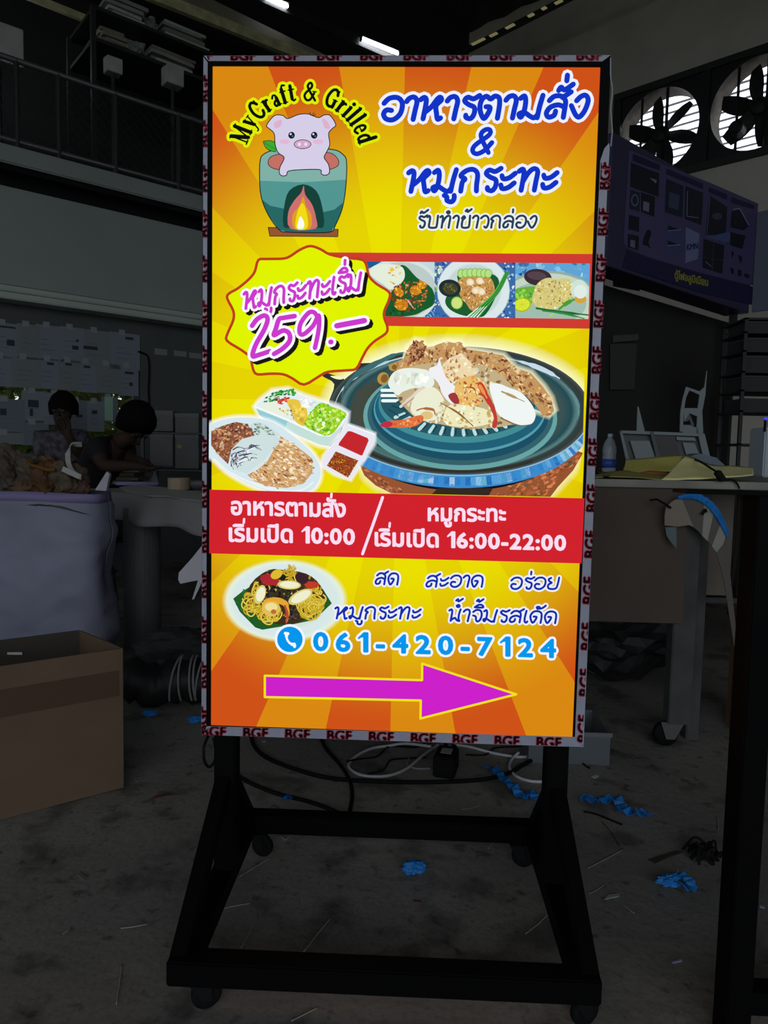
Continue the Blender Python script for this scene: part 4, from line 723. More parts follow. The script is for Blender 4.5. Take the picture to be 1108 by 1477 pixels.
def fan(sc, lab):
    t = thing('exhaust_fan', lab, 'fan', wp('R', sc, zfb+.06, 0), 'exhaust fans high in the right wall')
    hw = sp_/2+.001; ztp, zbt_ = zt_-.06, zfb+.06; zc = (ztp+zbt_)/2; hh_ = (ztp-zbt_)/2; n = 40; vs = []
    for dpt in (0.02, -.30):
        for k in range(n):
            a = k*2*math.pi/n; vs.append(wp('R', sc+rf*math.cos(a), zc+rf*math.sin(a), dpt))
    for k in range(n):
        a = k*2*math.pi/n; c_, s_ = math.cos(a), math.sin(a); m_ = min(hw/max(abs(c_), 1e-6), hh_/max(abs(s_), 1e-6)); vs.append(wp('R', sc+c_*m_, zc+s_*m_, 0.02))
    obj('front_plate', MB().add(vs, [(k, (k+1) % n, 2*n+(k+1) % n, 2*n+k) for k in range(n)]), fanm, t)
    obj('duct_ring', MB().add(vs[:2*n], [(k, (k+1) % n, n+(k+1) % n, n+k) for k in range(n)]), rust, t, smooth=True)
    hb = obj('blade_hub', MB().lathe(wp('R', sc, zc, -.16), [(.03, -.02), (.10, 0), (.11, .06), (.09, .10), (.03, .12)], 18, nR), fanm, t)
    for k in range(6):
        a0_ = k*math.pi/3+.25; m = MB()
        def bl(i, j, a0_=a0_):
            r_ = .08+(rf*.9-.08)*i; wd = .95*(1-i*.78)+.02; a = a0_+(j-.5)*wd*(1.6 if i < .2 else 1.15)+i*.12
            return wp('R', sc+r_*math.cos(a), zc+r_*math.sin(a), -.12+(j-.5)*.09)
        m.grid(bl, 5, 3); obj('fan_blade', m, fanm, t, solid=.006)
    obj('motor', MB().lathe(wp('R', sc+rf*.42, zc-rf*.42, -.05), [(.07, -.08), (.085, -.06), (.085, .08), (.05, .1)], 16, nR), fanm, t)
    for a in (math.pi/2, math.pi/2+.0):
        obj('support_bar', MB().bar(wp('R', sc-.10, zc-rf, -.02), wp('R', sc-.10, zc+rf, -.02), .03), fanm, t); break
    obj('support_bar', MB().bar(wp('R', sc+rf*.42, zc-rf, -.0), wp('R', sc+rf*.42, zc+rf*.9, -.0), .025), fanm, t)
    k = 0; z_ = zbt_+.03
    while z_ < ztp-.03:
        mb = MB(); c_ = wp('R', sc, z_, -.36); mb.axbox(c_, dR, (nR*.97+Z3*-.08), (Z3*.97+nR*.08), 2*hw, .062, .006); obj('louvre_slat', mb, slatm, t); z_ += .098; k += 1
    return t
fan(s1f, 'exhaust fan with star-shaped blades and bright louvres nearer the menu sign')
struct('trim_30', wbox('R', (s1f+s2f)/2-.055, (s1f+s2f)/2+.055, zfb, zt_, -.02, .05), fanm); struct('trim_31', wbox('R', s1f+sp_/2-.1, s1f+sp_/2+.01, zfb, zt_, -.02, .05), fanm)
fan(s2f, 'exhaust fan with bright louvres at the right picture edge, further from the sign')
struct('wall_back', MB().box(-12, -4.0, -7.15, -7, 0, 8.2), beige); struct('wall_back', MB().box(5.0, 12.1, -7.15, -7, 0, 8.2), beige); struct('wall_back', MB().box(-4.0, 5.0, -7.15, -7, 5.1, 8.2), beige)
struct('wall_side', MB().box(12, 12.15, -7.1, 1.2, 0, 8.2), beige)
roofm = mat('corrugated_roof', (.045, .045, .048), .6, var=.2, scale=1.5)
rb = MB().grid(lambda i, j: Vector((-16+29*i, -7.2+25*j, 7.6+.02*math.sin(i*440))), 260, 2)
ro = struct('ceiling', rb, roofm); bmr = bmesh.new(); bmr.from_mesh(ro.data)
for pp, nn in ((pL-nL*2.3, nL), (pR-nR*.25, nR), (Vector((12.1, 0, 0)), Vector((-1, 0, 0)))): bmesh.ops.bisect_plane(bmr, geom=list(bmr.verts)+list(bmr.edges)+list(bmr.faces), plane_co=pp-ro.location, plane_no=-nn, clear_outer=True)
bmr.to_mesh(ro.data); bmr.free()
ground_m = mat('outdoor_ground', (.10, .12, .06), .9, var=.3, scale=2)
struct('ground', MB().box(-60, 60, -60, 60, -.5, -.12), ground_m)
# leafy bushes outside the window
leafm = mat('yellow_green_leaves', (.20, .30, .05), .6, var=.5, scale=9, col2=(.46, .5, .12)); rl = random.Random(3)  # leaf colour varies at random towards yellow-green
for i_, (lab, sa, sb) in enumerate((('green bush outside the window nearer the left picture edge', s0w-1, (s0w+s1w)/2), ('green bush outside the window beside the mullion', (s0w+s1w)/2, s1w+1.2))):
    mb = MB()
    for k in range(5200):
        s_ = rl.uniform(sa+.06, sb-.06); z_ = rl.uniform(.2, 2.5)*(.9+.1*math.sin(s_*5)); c_ = wp('L', s_, z_, -1.5-rl.uniform(0, .9)); a = Vector((rl.uniform(-1, 1), rl.uniform(-1, 1), rl.uniform(-1, 1))).normalized(); b2 = a.orthogonal().normalized(); L_ = rl.uniform(.05, .11)
        mb.add([c_-a*L_, c_-b2*L_*.4, c_+a*L_, c_+b2*L_*.4], [(0, 1, 2, 3)])
    th = thing('garden_bush', lab, 'bush', wp('L', (sa+sb)/2, -.12, -2), 'bushes outside the window'); obj('foliage', mb, leafm, th)['kind'] = 'stuff'
    st_ = MB()
    for k in range(7): x_ = sa+(sb-sa)*(k+.5)/7; st_.tube([wp('L', x_, -.12, -2), wp('L', x_+rl.uniform(-.2, .2), 1.0, -2), wp('L', x_+rl.uniform(-.4, .4), 1.8, -1.9)], [.03, .02, .008], 6)
    o = obj('stems', st_, mat('bark', (.08, .06, .04), .9), th); o['kind'] = 'stuff'
# ---------------- mezzanine: rail, posts, wire mesh
rail = thing('mezzanine_railing', 'dark mesh railing along the upper storage deck', 'railing', wp('L', SL(140, 240)[0], zbt, 0))
zr = (SL(60, 92)[1]+SL(285, 178)[1])/2; rm = mat('galvanised_tube', (.12, .13, .135), .5, .6)
sA, sB = SL(-60, 210)[0]-1.2, sC-.05
obj('top_rail', MB().tube([wp('L', sA, zr, -.02), wp('L', sB, zr, -.02)], .022, 10), rm, rail, smooth=True); obj('bottom_rail', MB().tube([wp('L', sA, zbt+.08, -.02), wp('L', sB, zbt+.08, -.02)], .018, 10), rm, rail, smooth=True)
for u_ in (-30, 26, 86, 168, 259): s_ = SL(u_, 200)[0]; obj('post', MB().tube([wp('L', s_, zbt, -.02), wp('L', s_, zr, -.02)], .022, 8), darkst, rail)
mb = MB(); st = .085; hgt = zr-zbt-.1; x = sA
while x < sB:
    for sg in (1, -1):
        a = wp('L', x, zbt+.09, -.02); b = wp('L', x+sg*hgt, zr, -.02); mb.bar(a, b, .0035)
    x += st
obj('wire_mesh', mb, mat('mesh_wire', (.035, .037, .037), .5), rail)['kind'] = 'stuff'
# stored bundles on the deck (flat stacks of sheet)
sheetm = [mat('grey_sheet', (.30, .31, .32), .8, var=.25, scale=6), mat('pale_sheet', (.46, .48, .47), .8, var=.2, scale=5), mat('brown_sheet', (.24, .22, .18), .8, var=.2, scale=5)]
rs = random.Random(12); rack = thing('storage_rack', 'dark two-level storage rack on the upper deck', 'rack', wp('L', SL(205, 90, -.7)[0], zbt-.02, -.7))
rz = [SL(200, 104, -.7)[1], SL(200, 62, -.7)[1]]; ra, rb_ = SL(118, 90, -.7)[0], SL(300, 90, -.7)[0]
for z_ in rz: obj('rack_shelf', wbox('L', ra, rb_, z_-.03, z_, -1.05, -.38), darkst, rack)
for s_ in (ra, rb_):
    for n_ in (-1.05, -.4): obj('rack_post', wbox('L', s_-.02, s_+.02, zbt-.02, rz[1], n_-.02, n_+.02), darkst, rack)
stack_specs = [('grey bundle of sheets lying at the left end of the top rack shelf', 168, 1, 50), ('pale bundle of sheets on the top rack shelf, next to the menu sign', 250, 1, 64), ('stack of boards on the lower rack shelf, right of the short one', 232, 0, 62), ('short bundle of sheets at the left end of the lower rack shelf', 152, 0, 34)]
for i_, (lab, u_, lv, w_) in enumerate(stack_specs):
    dpt = -.7; s_ = SL(u_, 80, dpt)[0]; wd = w_/1050*7; th = thing('sheet_stack', lab, 'stack', wp('L', s_, rz[lv], dpt), 'stored sheets on the upper deck'); zz = rz[lv]+.001
    for k in range(6):
        h_ = rs.uniform(.02, .035); a_ = rs.uniform(-.05, .05); d2 = (dL*math.cos(a_)+nL*math.sin(a_)); obj('board', MB().axbox(wp('L', s_+rs.uniform(-.03, .03), zz+h_/2, dpt+rs.uniform(-.03, .03)), d2, Z3.cross(d2), Z3, wd*rs.uniform(.85, 1.05), .55*rs.uniform(.8, 1.05), h_), sheetm[rs.randrange(3)], th); zz += h_+.001
# storage boxes on the deck
for i_, (lab, u_, v_, sz) in enumerate((('pale carton hanging over the deck edge by the tube lamp', -2, 68, .3), ('small pale carton near the right end of the upper rail', 249, 112, .16), ('little grey carton on the deck between the bundles', 163, 96, .13))):
    s_, z_ = SL(u_, v_, -.3); t = thing('carton', lab, 'box', wp('L', s_, z_-sz/2, -.3)); obj('body', wbox('L', s_-sz*.5, s_+sz*.5, z_-sz/2, z_+sz*.45, -.3-sz*.4, -.3+sz*.4, .004), sheetm[1], t); obj('lid_flap', wbox('L', s_-sz*.5, s_+sz*.5, z_+sz*.45+.001, z_+sz*.45+.006, -.3-sz*.4, -.3), sheetm[0], t)
    obj('shelf_arm', MB().bar(wp('L', s_, zbt, -.3), wp('L', s_, z_-sz/2, -.3), .025), darkst, t)
# ---------------- roof beams and tube lamps
yst = mat('yellowed_purlin', (.62, .58, .34), .6, var=.3, scale=8)
def span(name, p, q, zz, ww, hh_, m, k0=-.6, k1=1.6):
    a, b = F(*p, zz), F(*q, zz); return struct(name, MB().bar(a+(b-a)*k0, a+(b-a)*k1, ww, hh_), m)
span('trim_8', (55, 0), (130, 30), 4.9, .04, .06, yst, -2, 3); span('trim_9', (235, 0), (312, 31), 5.3, .06, .10, yst, -2, 3.4)
span('trim_10', (285, 8), (432, 78), 5.8, .08, .22, mat('olive_beam', (.30, .29, .22), .6), -1.2, 3)
span('trim_11', (415, 14), (500, 52), 6.2, .06, .12, darkst, -1, 2)
span('trim_12', (690, 64), (815, 0), 6.9, .05, .08, darkst, -.5, 1.5)
for k, (u_, v_) in enumerate(((690, 60), (712, 50), (736, 38), (766, 22), (785, 12), (806, 3))):                 # glow put into bars stands for daylight through translucent roof slits
    ln_ = (9, 5, 6, 4, 3, 5)[k]; a = F(u_-ln_, v_+ln_*.5, 6.82); b = F(u_+ln_, v_-ln_*.5, 6.82); struct('trim_%d' % (13+k), MB().bar(a, b, .05, .012), mat('skylight_slit_glow', (.62, .55, .26), emit=.22))
for k, (p, q) in enumerate((((330, 62), (398, 10)), ((398, 10), (398, 60)), ((455, 78), (470, 40)), ((420, 80), (540, 20)))):
    a, b = F(*p, 6.7), F(*q, 7.3); struct('trim_%d' % (20+k), MB().bar(a, b, .035), darkst)
tubem = mat('lamp_glow', (.92, .93, 1.0), emit=30.0)
for lab, p, q, zz in (('lit tube lamp at the left picture edge above the upper rail', (4, 69.5), (25, 77), 4.6), ('lit tube lamp cut by the top edge of the photo', (383, -4), (415, 9), 6.2), ('lit tube lamp just above the middle of the menu sign', (522, 56.5), (574, 77.5), 6.2)):
    a, b = F(*p, zz), F(*q, zz); d = (b-a).normalized(); t = thing('tube_lamp', lab, 'lamp', (a+b)/2+Vector((0, 0, .02)), 'tube lamps under the roof')
    obj('tube', MB().tube([a, b], .018, 10), tubem, t, smooth=True); obj('batten', MB().bar(a-d*.03, b+d*.03, .05, .03).add([v+Vector((0, 0, .04)) for v in []], []), darkst, t).location = (0, 0, .04)
    for e in (a-d*.012, b+d*.012): obj('lamp_holder', MB().bar(e-d*.01, e+d*.01, .04, .05), darkst, t)
    obj('hanger', MB().tube([(a+b)/2+Vector((0, 0, .05)), Vector((((a+b)/2).x, ((a+b)/2).y, 7.6))], .004, 6), darkst, t)
# ================================================================== THINGS ON THE LEFT
X3, Y3 = Vector((1, 0, 0)), Vector((0, 1, 0)); rp = random.Random(21)
def flat(p): return Vector((p.x, p.y, 0))
def nz(v, sc, amp): return noise.noise_vector(v*sc)*amp
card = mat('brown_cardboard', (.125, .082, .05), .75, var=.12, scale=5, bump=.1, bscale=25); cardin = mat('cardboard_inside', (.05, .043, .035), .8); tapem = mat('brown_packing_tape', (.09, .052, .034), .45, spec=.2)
A = F(178, 1136); Hb = at(178, 935, A.y).z; B_ = F(0, 1183); dF = (B_-A).normalized(); wF = (B_-A).length+.12; Cc = F(115, 909, Hb); dS = flat(Cc-A).normalized(); wS = flat(Cc-A).length; wS = min(wS, .6)
cb = thing('cardboard_box', 'large open brown cardboard box at the lower left edge', 'box', A)
def panel(nm, p, d, w_, z0, z1, th, m, par): 
    n = Z3.cross(d).normalized(); return obj(nm, MB().axbox(p+d*w_/2+Z3*(z0+z1)/2, d, n, Z3, w_, th, z1-z0), m, par)
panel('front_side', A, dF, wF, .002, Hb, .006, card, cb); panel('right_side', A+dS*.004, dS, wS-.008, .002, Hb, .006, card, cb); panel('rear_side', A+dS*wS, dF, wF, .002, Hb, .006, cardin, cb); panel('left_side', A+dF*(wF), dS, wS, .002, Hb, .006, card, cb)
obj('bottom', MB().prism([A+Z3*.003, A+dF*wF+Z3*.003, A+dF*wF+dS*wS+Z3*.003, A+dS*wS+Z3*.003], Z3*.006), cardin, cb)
nF = Z3.cross(dF).normalized(); nF = nF if nF.dot(CAM-A) > 0 else -nF
panel('packing_tape', A+nF*.004+dF*.012, dF, wF-.02, Hb*.67, Hb*.85, .001, tapem, cb)
obj('inner_label', MB().add([at(83, 921, 0)*0+p for p in [A+dS*wS*.98-dF*0+dF*.17+Z3*(Hb-.05)+nF*.006, A+dS*wS*.98+dF*.21+Z3*(Hb-.043)+nF*.006, A+dS*wS*.98+dF*.21+Z3*(Hb-.036)+nF*.006, A+dS*wS*.98+dF*.17+Z3*(Hb-.042)+nF*.006]], [(0, 1, 2, 3)]), mat('white_tag', (.6, .6, .6), .6), cb)
# the big white sack behind it
sackm = mat('white_woven_sack', (.20, .21, .285), .7, bump=.5, bscale=14, var=.12, scale=4); hemm = mat('lavender_hem', (.19, .165, .32), .6); greyin = mat('grey_plastic_film', (.36, .36, .36), .5)
S0 = F(138, 985); Ys = S0.y; S1 = at(-75, 1010, Ys); rimz = at(150, 714, Ys+.02).z; cx = (S0.x+S1.x)/2; wx = (S0.x-S1.x)/2; cy = Ys+.15; wy = .15
sk = thing('woven_sack', 'big white woven sack standing behind the cardboard box', 'sack', (cx, cy, 0))
def sackp(i, j, k=1.0, zz=None):
    t = i*2*math.pi; c_, s_ = math.cos(t), math.sin(t); e = 4.0; r_ = (abs(c_)**e+abs(s_)**e)**(-1/e); bul = (.93+.10*math.sin(min(1, j*1.05)*math.pi)**.6)
    z_ = j*rimz if zz is None else zz; p = Vector((cx+wx*c_*r_*bul*k, cy+wy*s_*r_*bul*k, z_)); amp = .045*(1-.6*j)+.008
    q = p+nz(Vector((p.x*1.0, p.y, p.z*1.5)), 3.4, amp)+nz(Vector((p.x, p.y, p.z*2.2)), 8, .014); q.z = p.z+(.004*math.sin(i*19) if j > .5 else 0); q.z = max(q.z, 0.002); return q
obj('bag_body', MB().grid(sackp, 96, 40), sackm, sk, smooth=True, solid=.003); obj('bag_base', MB().add([sackp(k/40, 0) for k in range(40)], [tuple(range(40))]), sackm, sk)
obj('bag_hem', MB().grid(lambda i, j: sackp(i, .955+.05*j, 1.006, rimz*(.955+.05*j)), 96, 2), hemm, sk, smooth=True, solid=.003)
obj('filling_layer', MB().grid(lambda i, j: Vector((cx, cy, 0))+(sackp(i, .8, j*.96)-Vector((cx, cy, 0)))*1+Z3*(rimz*.12+.02*math.sin(i*30+j*9)), 40, 8), mat('packed_filling', (.10, .08, .06), .8), sk)
def crumple(name, lab, cat, c_, r_, col, seed, group=None, sq=(1, 1, .8), amp=.5, m=None):
    bm = bmesh.new(); bmesh.ops.create_icosphere(bm, subdivisions=4, radius=1); off = Vector((seed*3.1, seed*1.7, seed))
    for v in bm.verts:
        d = v.co.copy(); k = 1+amp*(noise.noise(d*1.3+off)*.8+abs(noise.noise(d*3.2+off))*.55-.15+noise.noise(d*7+off)*.12); v.co = Vector((d.x*sq[0], d.y*sq[1], d.z*sq[2]))*k*r_
    mnz = min(v.co.z for v in bm.verts); mb = MB(); bm.verts.index_update(); mb.add([Vector(c_)+v.co-Z3*mnz for v in bm.verts], [tuple(x.index for x in f.verts) for f in bm.faces]); bm.free()
    return tag(obj(name, mb, m or mat('crumple_'+'_'.join(map(str, col)), lin(col), .7, var=.3, scale=12), loc=c_), lab, cat, group)
fz = rimz*.965
for i, (u_, v_, r_, col, lab) in enumerate(((18, 690, .10, (96, 84, 72), 'crumpled clear film bulging over the left rim of the sack'), (42, 690, .07, (120, 92, 62), 'brown crumpled paper in the sack next to the clear film'), (66, 684, .08, (104, 68, 38), 'rust brown crumpled paper in the middle of the sack'), (92, 690, .075, (110, 96, 76), 'dull brown wad of paper right of the sack centre'), (112, 688, .052, (100, 74, 60), 'reddish brown wad of paper near the right end of the sack'), (64, 662, .08, (120, 106, 60), 'olive paper wad at the back of the sack'), (90, 660, .07, (104, 82, 56), 'tan paper wad at the back of the sack beside the white strap'))):
    p = at(u_, v_, cy+(-.07 if v_ > 680 else .05)); crumple('paper_wad', lab, 'paper', (p.x, p.y, fz-.03), r_*1.2, tuple(int(x*.8) for x in col), i+2, 'scrap paper filling the sack', (.85, .6, .9), .65)
for lab, u_, lv_, r_ in (('grey tarpaulin heap on the top rack shelf between the bundles', 209, 1, .13), ('grey tarpaulin heap on the lower rack shelf beside the short bundle', 190, 0, .12)):
    q_ = wp('L', SL(u_, 80, -.7)[0], rz[lv_]+.001, -.68); crumple('tarpaulin', lab, 'tarpaulin', q_, r_, (96, 98, 98), lv_+11, None, (1.0, 1, .8), .7, sheetm[0])
strapm = mat('white_plastic_strap', (.34, .34, .33), .5); paperm = mat('white_foam_sheet', (.4, .4, .45), .6)
def ribbon(name, pts, wd, m, lab=None, cat=None, par=None, th=.0015, axis=Z3, group=None, n=6, wav=0.0, seed=1):
    Q = [Vector(q) for q in cr(pts, n)]; mb = MB(); vs = []
    for i, q in enumerate(Q):
        t = (Q[min(i+1, len(Q)-1)]-Q[max(i-1, 0)]).normalized(); s_ = t.cross(axis).normalized(); 
        if wav: s_ = (s_+Z3*wav*math.sin(i*1.9+seed)).normalized()
        vs += [q-s_*wd/2, q+s_*wd/2]
    mb.add(vs, [(2*i, 2*i+1, 2*i+3, 2*i+2) for i in range(len(Q)-1)]); o = obj(name, mb, m, par, solid=th)
    return tag(o, lab, cat, group) if lab else o
Yk = cy-.1
ribbon('plastic_strap', [at(118, 641, Yk+.15), at(104, 642, Yk+.1), at(98, 652, Yk), at(99, 668, Yk), at(106, 682, Yk-.05), at(116, 688, Yk-.08), at(90, 676, Yk-.08)], .022, strapm, 'white plastic strap curling up out of the sack', 'strap', axis=Y3, n=8)
tag(obj('foam_offcut', MB().prism([at(137, 707, cy-.1), at(154, 680, cy-.1), at(158, 684, cy-.1), at(153, 708, cy-.1)], Vector((0, .02, 0))), paperm), 'pointed white foam offcut sticking out at the right of the sack', 'foam')
tag(obj('orange_net', MB().tube(cr([at(38, 664, cy-.1), at(46, 671, cy-.13), at(58, 674, cy-.14), at(70, 678, cy-.15), at(80, 677, cy-.15)], 5), [.007]*21, 7), mat('orange_net_plastic', (.15, .058, .005), .6)), 'orange plastic strip lying on the scrap in the sack', 'plastic')
# worktable left with the people behind it
tz = .77; T0, T1 = F(150, 708, tz), F(292, 724, tz); dT = flat(T1-T0).normalized(); nT = Z3.cross(dT).normalized(); T0 = flat(T0)-dT*.25; LT = 2.0
tb = thing('work_table', 'grey covered work table behind the sack, left of the sign', 'table', T0+dT*LT/2)
greyt = mat('grey_tabletop', (.30, .30, .31), .6, var=.15, scale=6); apron = mat('draped_grey_sheet', (.22, .22, .22), .8, bump=.3, bscale=9); legm = mat('table_leg_steel', (.06, .06, .065), .5)
obj('tabletop', MB().axbox(T0+dT*LT/2+nT*.45+Z3*(tz-.015), dT, nT, Z3, LT, .9, .03, .003), greyt, tb)
obj('draped_sheet', MB().grid(lambda i, j: T0+dT*(.1+i*(LT-.12))-nT*(.008+.02*j*(1+math.sin(i*23)))+Z3*(tz-j*(.135+.006*math.sin(i*9)+.006*math.sin(i*23))), 60, 6), apron, tb, smooth=True, solid=.002)
for a, b in ((.08, .06), (LT-.08, .06), (.08, .84), (LT-.08, .84)): obj('leg', MB().bar(T0+dT*a+nT*b, T0+dT*a+nT*b+Z3*(tz-.03), .045), legm, tb)
def onT(u_, v_, z=tz): return F(u_, v_, z)
wsheet = []
for (u_, v_) in ((172, 703), (200, 699), (250, 705), (300, 712), (300, 724), (280, 722), (262, 720), (240, 716), (215, 716), (195, 711), (180, 709)): wsheet.append(onT(u_, v_, tz+.002))
tag(obj('torn_paper', MB().prism(wsheet, Z3*.002), mat('off_white_paper', (.5, .5, .48), .7)), 'torn off-white paper lying along the front of the grey table', 'paper')
c_ = onT(254, 706, tz+.006); rr = 18/1050*3.5; tr_ = thing('tape_roll', 'wide tan roll of tape standing flat on the grey table', 'tape', (c_.x, c_.y+.05, tz+.005))
kraft = mat('kraft_tape', (.36, .28, .19), .45); cc = Vector((c_.x, c_.y+.05, tz+.005)); prof = lambda r0, r1, h_: [(r0, 0), (r1, 0), (r1, h_), (r0, h_), (r0, 0)]
def ring(c, r0, r1, h_, n=32):
    mb = MB(); vs = []
    for (r_, z_) in ((r0, 0), (r1, 0), (r1, h_), (r0, h_)): vs += [Vector(c)+Vector((r_*math.cos(k*2*math.pi/n), r_*math.sin(k*2*math.pi/n), z_)) for k in range(n)]
    return mb.add(vs, [(i*n+k, i*n+(k+1) % n, ((i+1) % 4)*n+(k+1) % n, ((i+1) % 4)*n+k) for i in range(4) for k in range(n)])
obj('tape_winding', ring(cc, rr*.82, rr, .062), kraft, tr_, smooth=False); obj('cardboard_core', ring(cc, rr*.72, rr*.815, .06), mat('dark_core', (.12, .05, .05), .7), tr_)
def tray(name, lab, cat, u0, u1, v_, z0, dep, h_, m):
    a, b = onT(u0, v_, z0), onT(u1, v_, z0); d = flat(b-a); w_ = d.length; d.normalize(); n = Z3.cross(d); return tag(obj(name, MB().axbox(flat(a+b)/2+n*dep/2+Z3*(z0+h_/2+.001), d, n, Z3, w_, dep, h_, .002), m), lab, cat)
tray('lavender_board', 'lavender board edge lying across the grey table', 'board', 168, 228, 700, tz, .16, .02, mat('lavender_board_paint', (.3, .27, .5), .6))
Yo = T0.y+.55; a, b = at(102, 674, Yo), at(198, 674, Yo)
bs = thing('board_pile', 'pile of long olive boards on the table in front of the bent-over person', 'boards', Vector(((a.x+b.x)/2, Yo, tz)))
nb = 4; hb_ = (a.z-tz)/nb
for k in range(nb): obj('board', MB().box(a.x+.02*(k % 2), b.x-.03*((k+1) % 2), Yo+.01*k, Yo+.2, tz+hb_*k+.001, tz+hb_*(k+1)-.002, .002), mat('olive_board_paint', (.12, .12, .07), .7) if k < nb-1 else mat('pale_olive', (.2, .2, .12), .7), bs)
p = onT(222, 698, tz+.001); tag(obj('folded_card', MB().add([p+Vector((-.03, 0, 0)), p+Vector((.03, .01, 0)), p+Vector((0, .02, .09))], [(0, 1, 2)]), mat('dim_card', (.25, .25, .25), .7), solid=.002), 'small grey folded card standing behind the tape roll', 'card')
tag(obj('dark_bowl', MB().lathe(onT(288, 706, tz+.001), [(.05, 0), (.09, .02), (.10, .05), (.095, .05), (.06, .02)], 20), mat('dim_bowl', (.13, .13, .13), .5), smooth=True), 'dull grey bowl beside the tape roll at the sign edge', 'bowl')
# dark upright roll under the table, torn white sheets, bundles on the floor
q = F(196, 938); tag(obj('material_roll', MB().lathe((q.x, q.y+.09, 0), [(.088, 0), (.09, .01), (.09, tz-.08), (.085, tz-.07), (.03, tz-.07), (.028, tz-.09)], 28), mat('grey_roll', (.10, .10, .105), .55, var=.15, scale=2), smooth=False), 'tall dark grey roll standing upright under the table', 'roll')
Yt = F(230, 1000).y; wf_ = mat('white_sheet_scrap', (.55, .53, .58), .6)
th = thing('torn_sheet', 'torn white sheet hanging under the table beside the sign', 'sheet', at(275, 865, Yt))
obj('wide_piece', MB().prism([at(u, v, Yt) for u, v in ((292, 786), (276, 806), (258, 826), (257, 836), (260, 842), (290, 836), (296, 800))], Vector((0, .003, 0))), wf_, th); obj('narrow_piece', MB().prism([at(u, v, Yt-.02) for u, v in ((290, 806), (286, 836), (277, 865), (280, 864), (292, 838), (298, 800))], Vector((0, .003, 0))), wf_, th)
obj('hanging_clip', MB().bar(at(296, 800, Yt-.01), Vector((at(296, 800, Yt).x, Yt+.01, tz-.12)), .008), legm, th)
blackpl = mat('black_plastic_bag', (.014, .014, .015), .55, bump=.4, bscale=14); dgrey = mat('dark_grey_bundle', (.03, .03, .032), .8, var=.3, scale=6)
a, b = F(150, 1034), F(318, 1026); th = thing('black_bundle', 'long black wrapped bundle on the floor behind the sign leg', 'bundle', (a+b)/2)
pts = [a+(b-a)*(k/14)+Vector((0, .12, .085+.01*math.sin(k))) for k in range(15)]
obj('wrapping', MB().tube([p+nz(p, 5, .015) for p in pts], [.05]+[.082+.012*math.sin(k*2.3) for k in range(13)]+[.06], 18), blackpl, th, smooth=True)
for u_ in (243, 252, 268, 274, 281): 
    t_ = (u_-150)/168; c_ = a+(b-a)*t_+Vector((0, .12, .088)); obj('pale_strap', MB().tube([c_+Vector((.012*math.sin(k*.7), .10*math.cos(math.radians(200+k*12)), .10*math.sin(math.radians(200-k*12)))) if False else c_+Vector((.02*(k/10-.5)*(1 if u_ % 2 else -1), -.1*math.cos(math.radians(-30+k*12)), .1*math.sin(math.radians(-30+k*12)))) for k in range(11)], .004, 6), mat('pale_grey_strap', (.22, .22, .22), .6), th)
crumple('grey_bundle', 'dark grey bundle on the floor under the work table', 'bundle', F(245, 990)+Vector((0, .2, 0)), .16, (70, 70, 70), 5, sq=(1.5, .7, .6), amp=.3, m=dgrey)
# second desk by the window, with paper stacks
dz = .80; D0, D1 = F(-60, 668, dz), F(112, 672, dz); dD = flat(D1-D0).normalized(); nD = Z3.cross(dD).normalized(); dd = flat(D0); D1 = flat(D1); LD = (D1-dd).length
Ld = thing('office_desk', 'plain desk behind the sack, in front of the person in the patterned blouse', 'desk', (dd+D1)/2)
obj('desktop', MB().axbox((dd+D1)/2+nD*.2+Z3*(dz-.015), dD, nD, Z3, LD, .4, .03, .003), mat('desk_board', (.16, .15, .14), .6), Ld)
for a in (.05, LD-.05):
    for b in (.03, .37): obj('leg', MB().bar(dd+dD*a+nD*b, dd+dD*a+nD*b+Z3*(dz-.03), .04), legm, Ld)
for k, (f0, f1, lab) in enumerate(((.34, .52, 'low stack of white papers on the desk at the left picture edge'), (.60, .72, 'small stack of grey papers on the desk before the patterned blouse'))):
    th = thing('paper_stack', lab, 'papers', dd+dD*LD*(f0+f1)/2+nD*.15+Z3*dz)
    for j in range(5): obj('sheet', MB().axbox(dd+dD*LD*(f0+f1)/2+nD*.15+Z3*(dz+.004+j*.012), dD, nD, Z3, LD*(f1-f0)*rp.uniform(.9, 1), .2, .009), mat(('white_tag', 'dim_card')[k], (.5, .5, .5)), th)
# pale cartons on shelf right of the bowed person in black
Yc = F(250, 720, .4).y
for k, (u0, u1, v0, v1, lab) in enumerate(((214, 250, 592, 622, 'upper left pale carton behind the bowed person in black'), (252, 287, 596, 624, 'upper right pale carton next to the sign edge'), (216, 250, 624, 672, 'lower left pale carton behind the bowed person in black'), (252, 287, 626, 676, 'lower right pale carton beside the sign edge, with a yellow label'))):
    Yq = 3.95; a, b = at(u0, v1, Yq), at(u1, v0, Yq); th = thing('pale_carton', lab, 'carton', ((a.x+b.x)/2, Yq+.15, a.z), 'pale cartons on the rack behind the bowed person'); obj('body', MB().box(a.x+.003, b.x-.003, Yq, Yq+.3, a.z+.002, b.z-.006, .003), mat('pale_carton_card', (.115, .12, .12), .8, var=.1), th); obj('lid', MB().box(a.x, b.x, Yq-.004, Yq+.304, b.z-.03, b.z-.002, .002), mat('pale_carton_lid', (.14, .145, .145), .8), th)
    if k == 3: obj('yellow_label', MB().box(a.x+.02, a.x+.055, Yq-.006, Yq-.001, (a.z+b.z)/2+.02, (a.z+b.z)/2+.05), mat('dim_yellow', (.25, .23, .08), .7), th)
a, b = at(212, 676, 3.95), at(292, 676, 3.95); a2 = at(212, 623, 3.95)
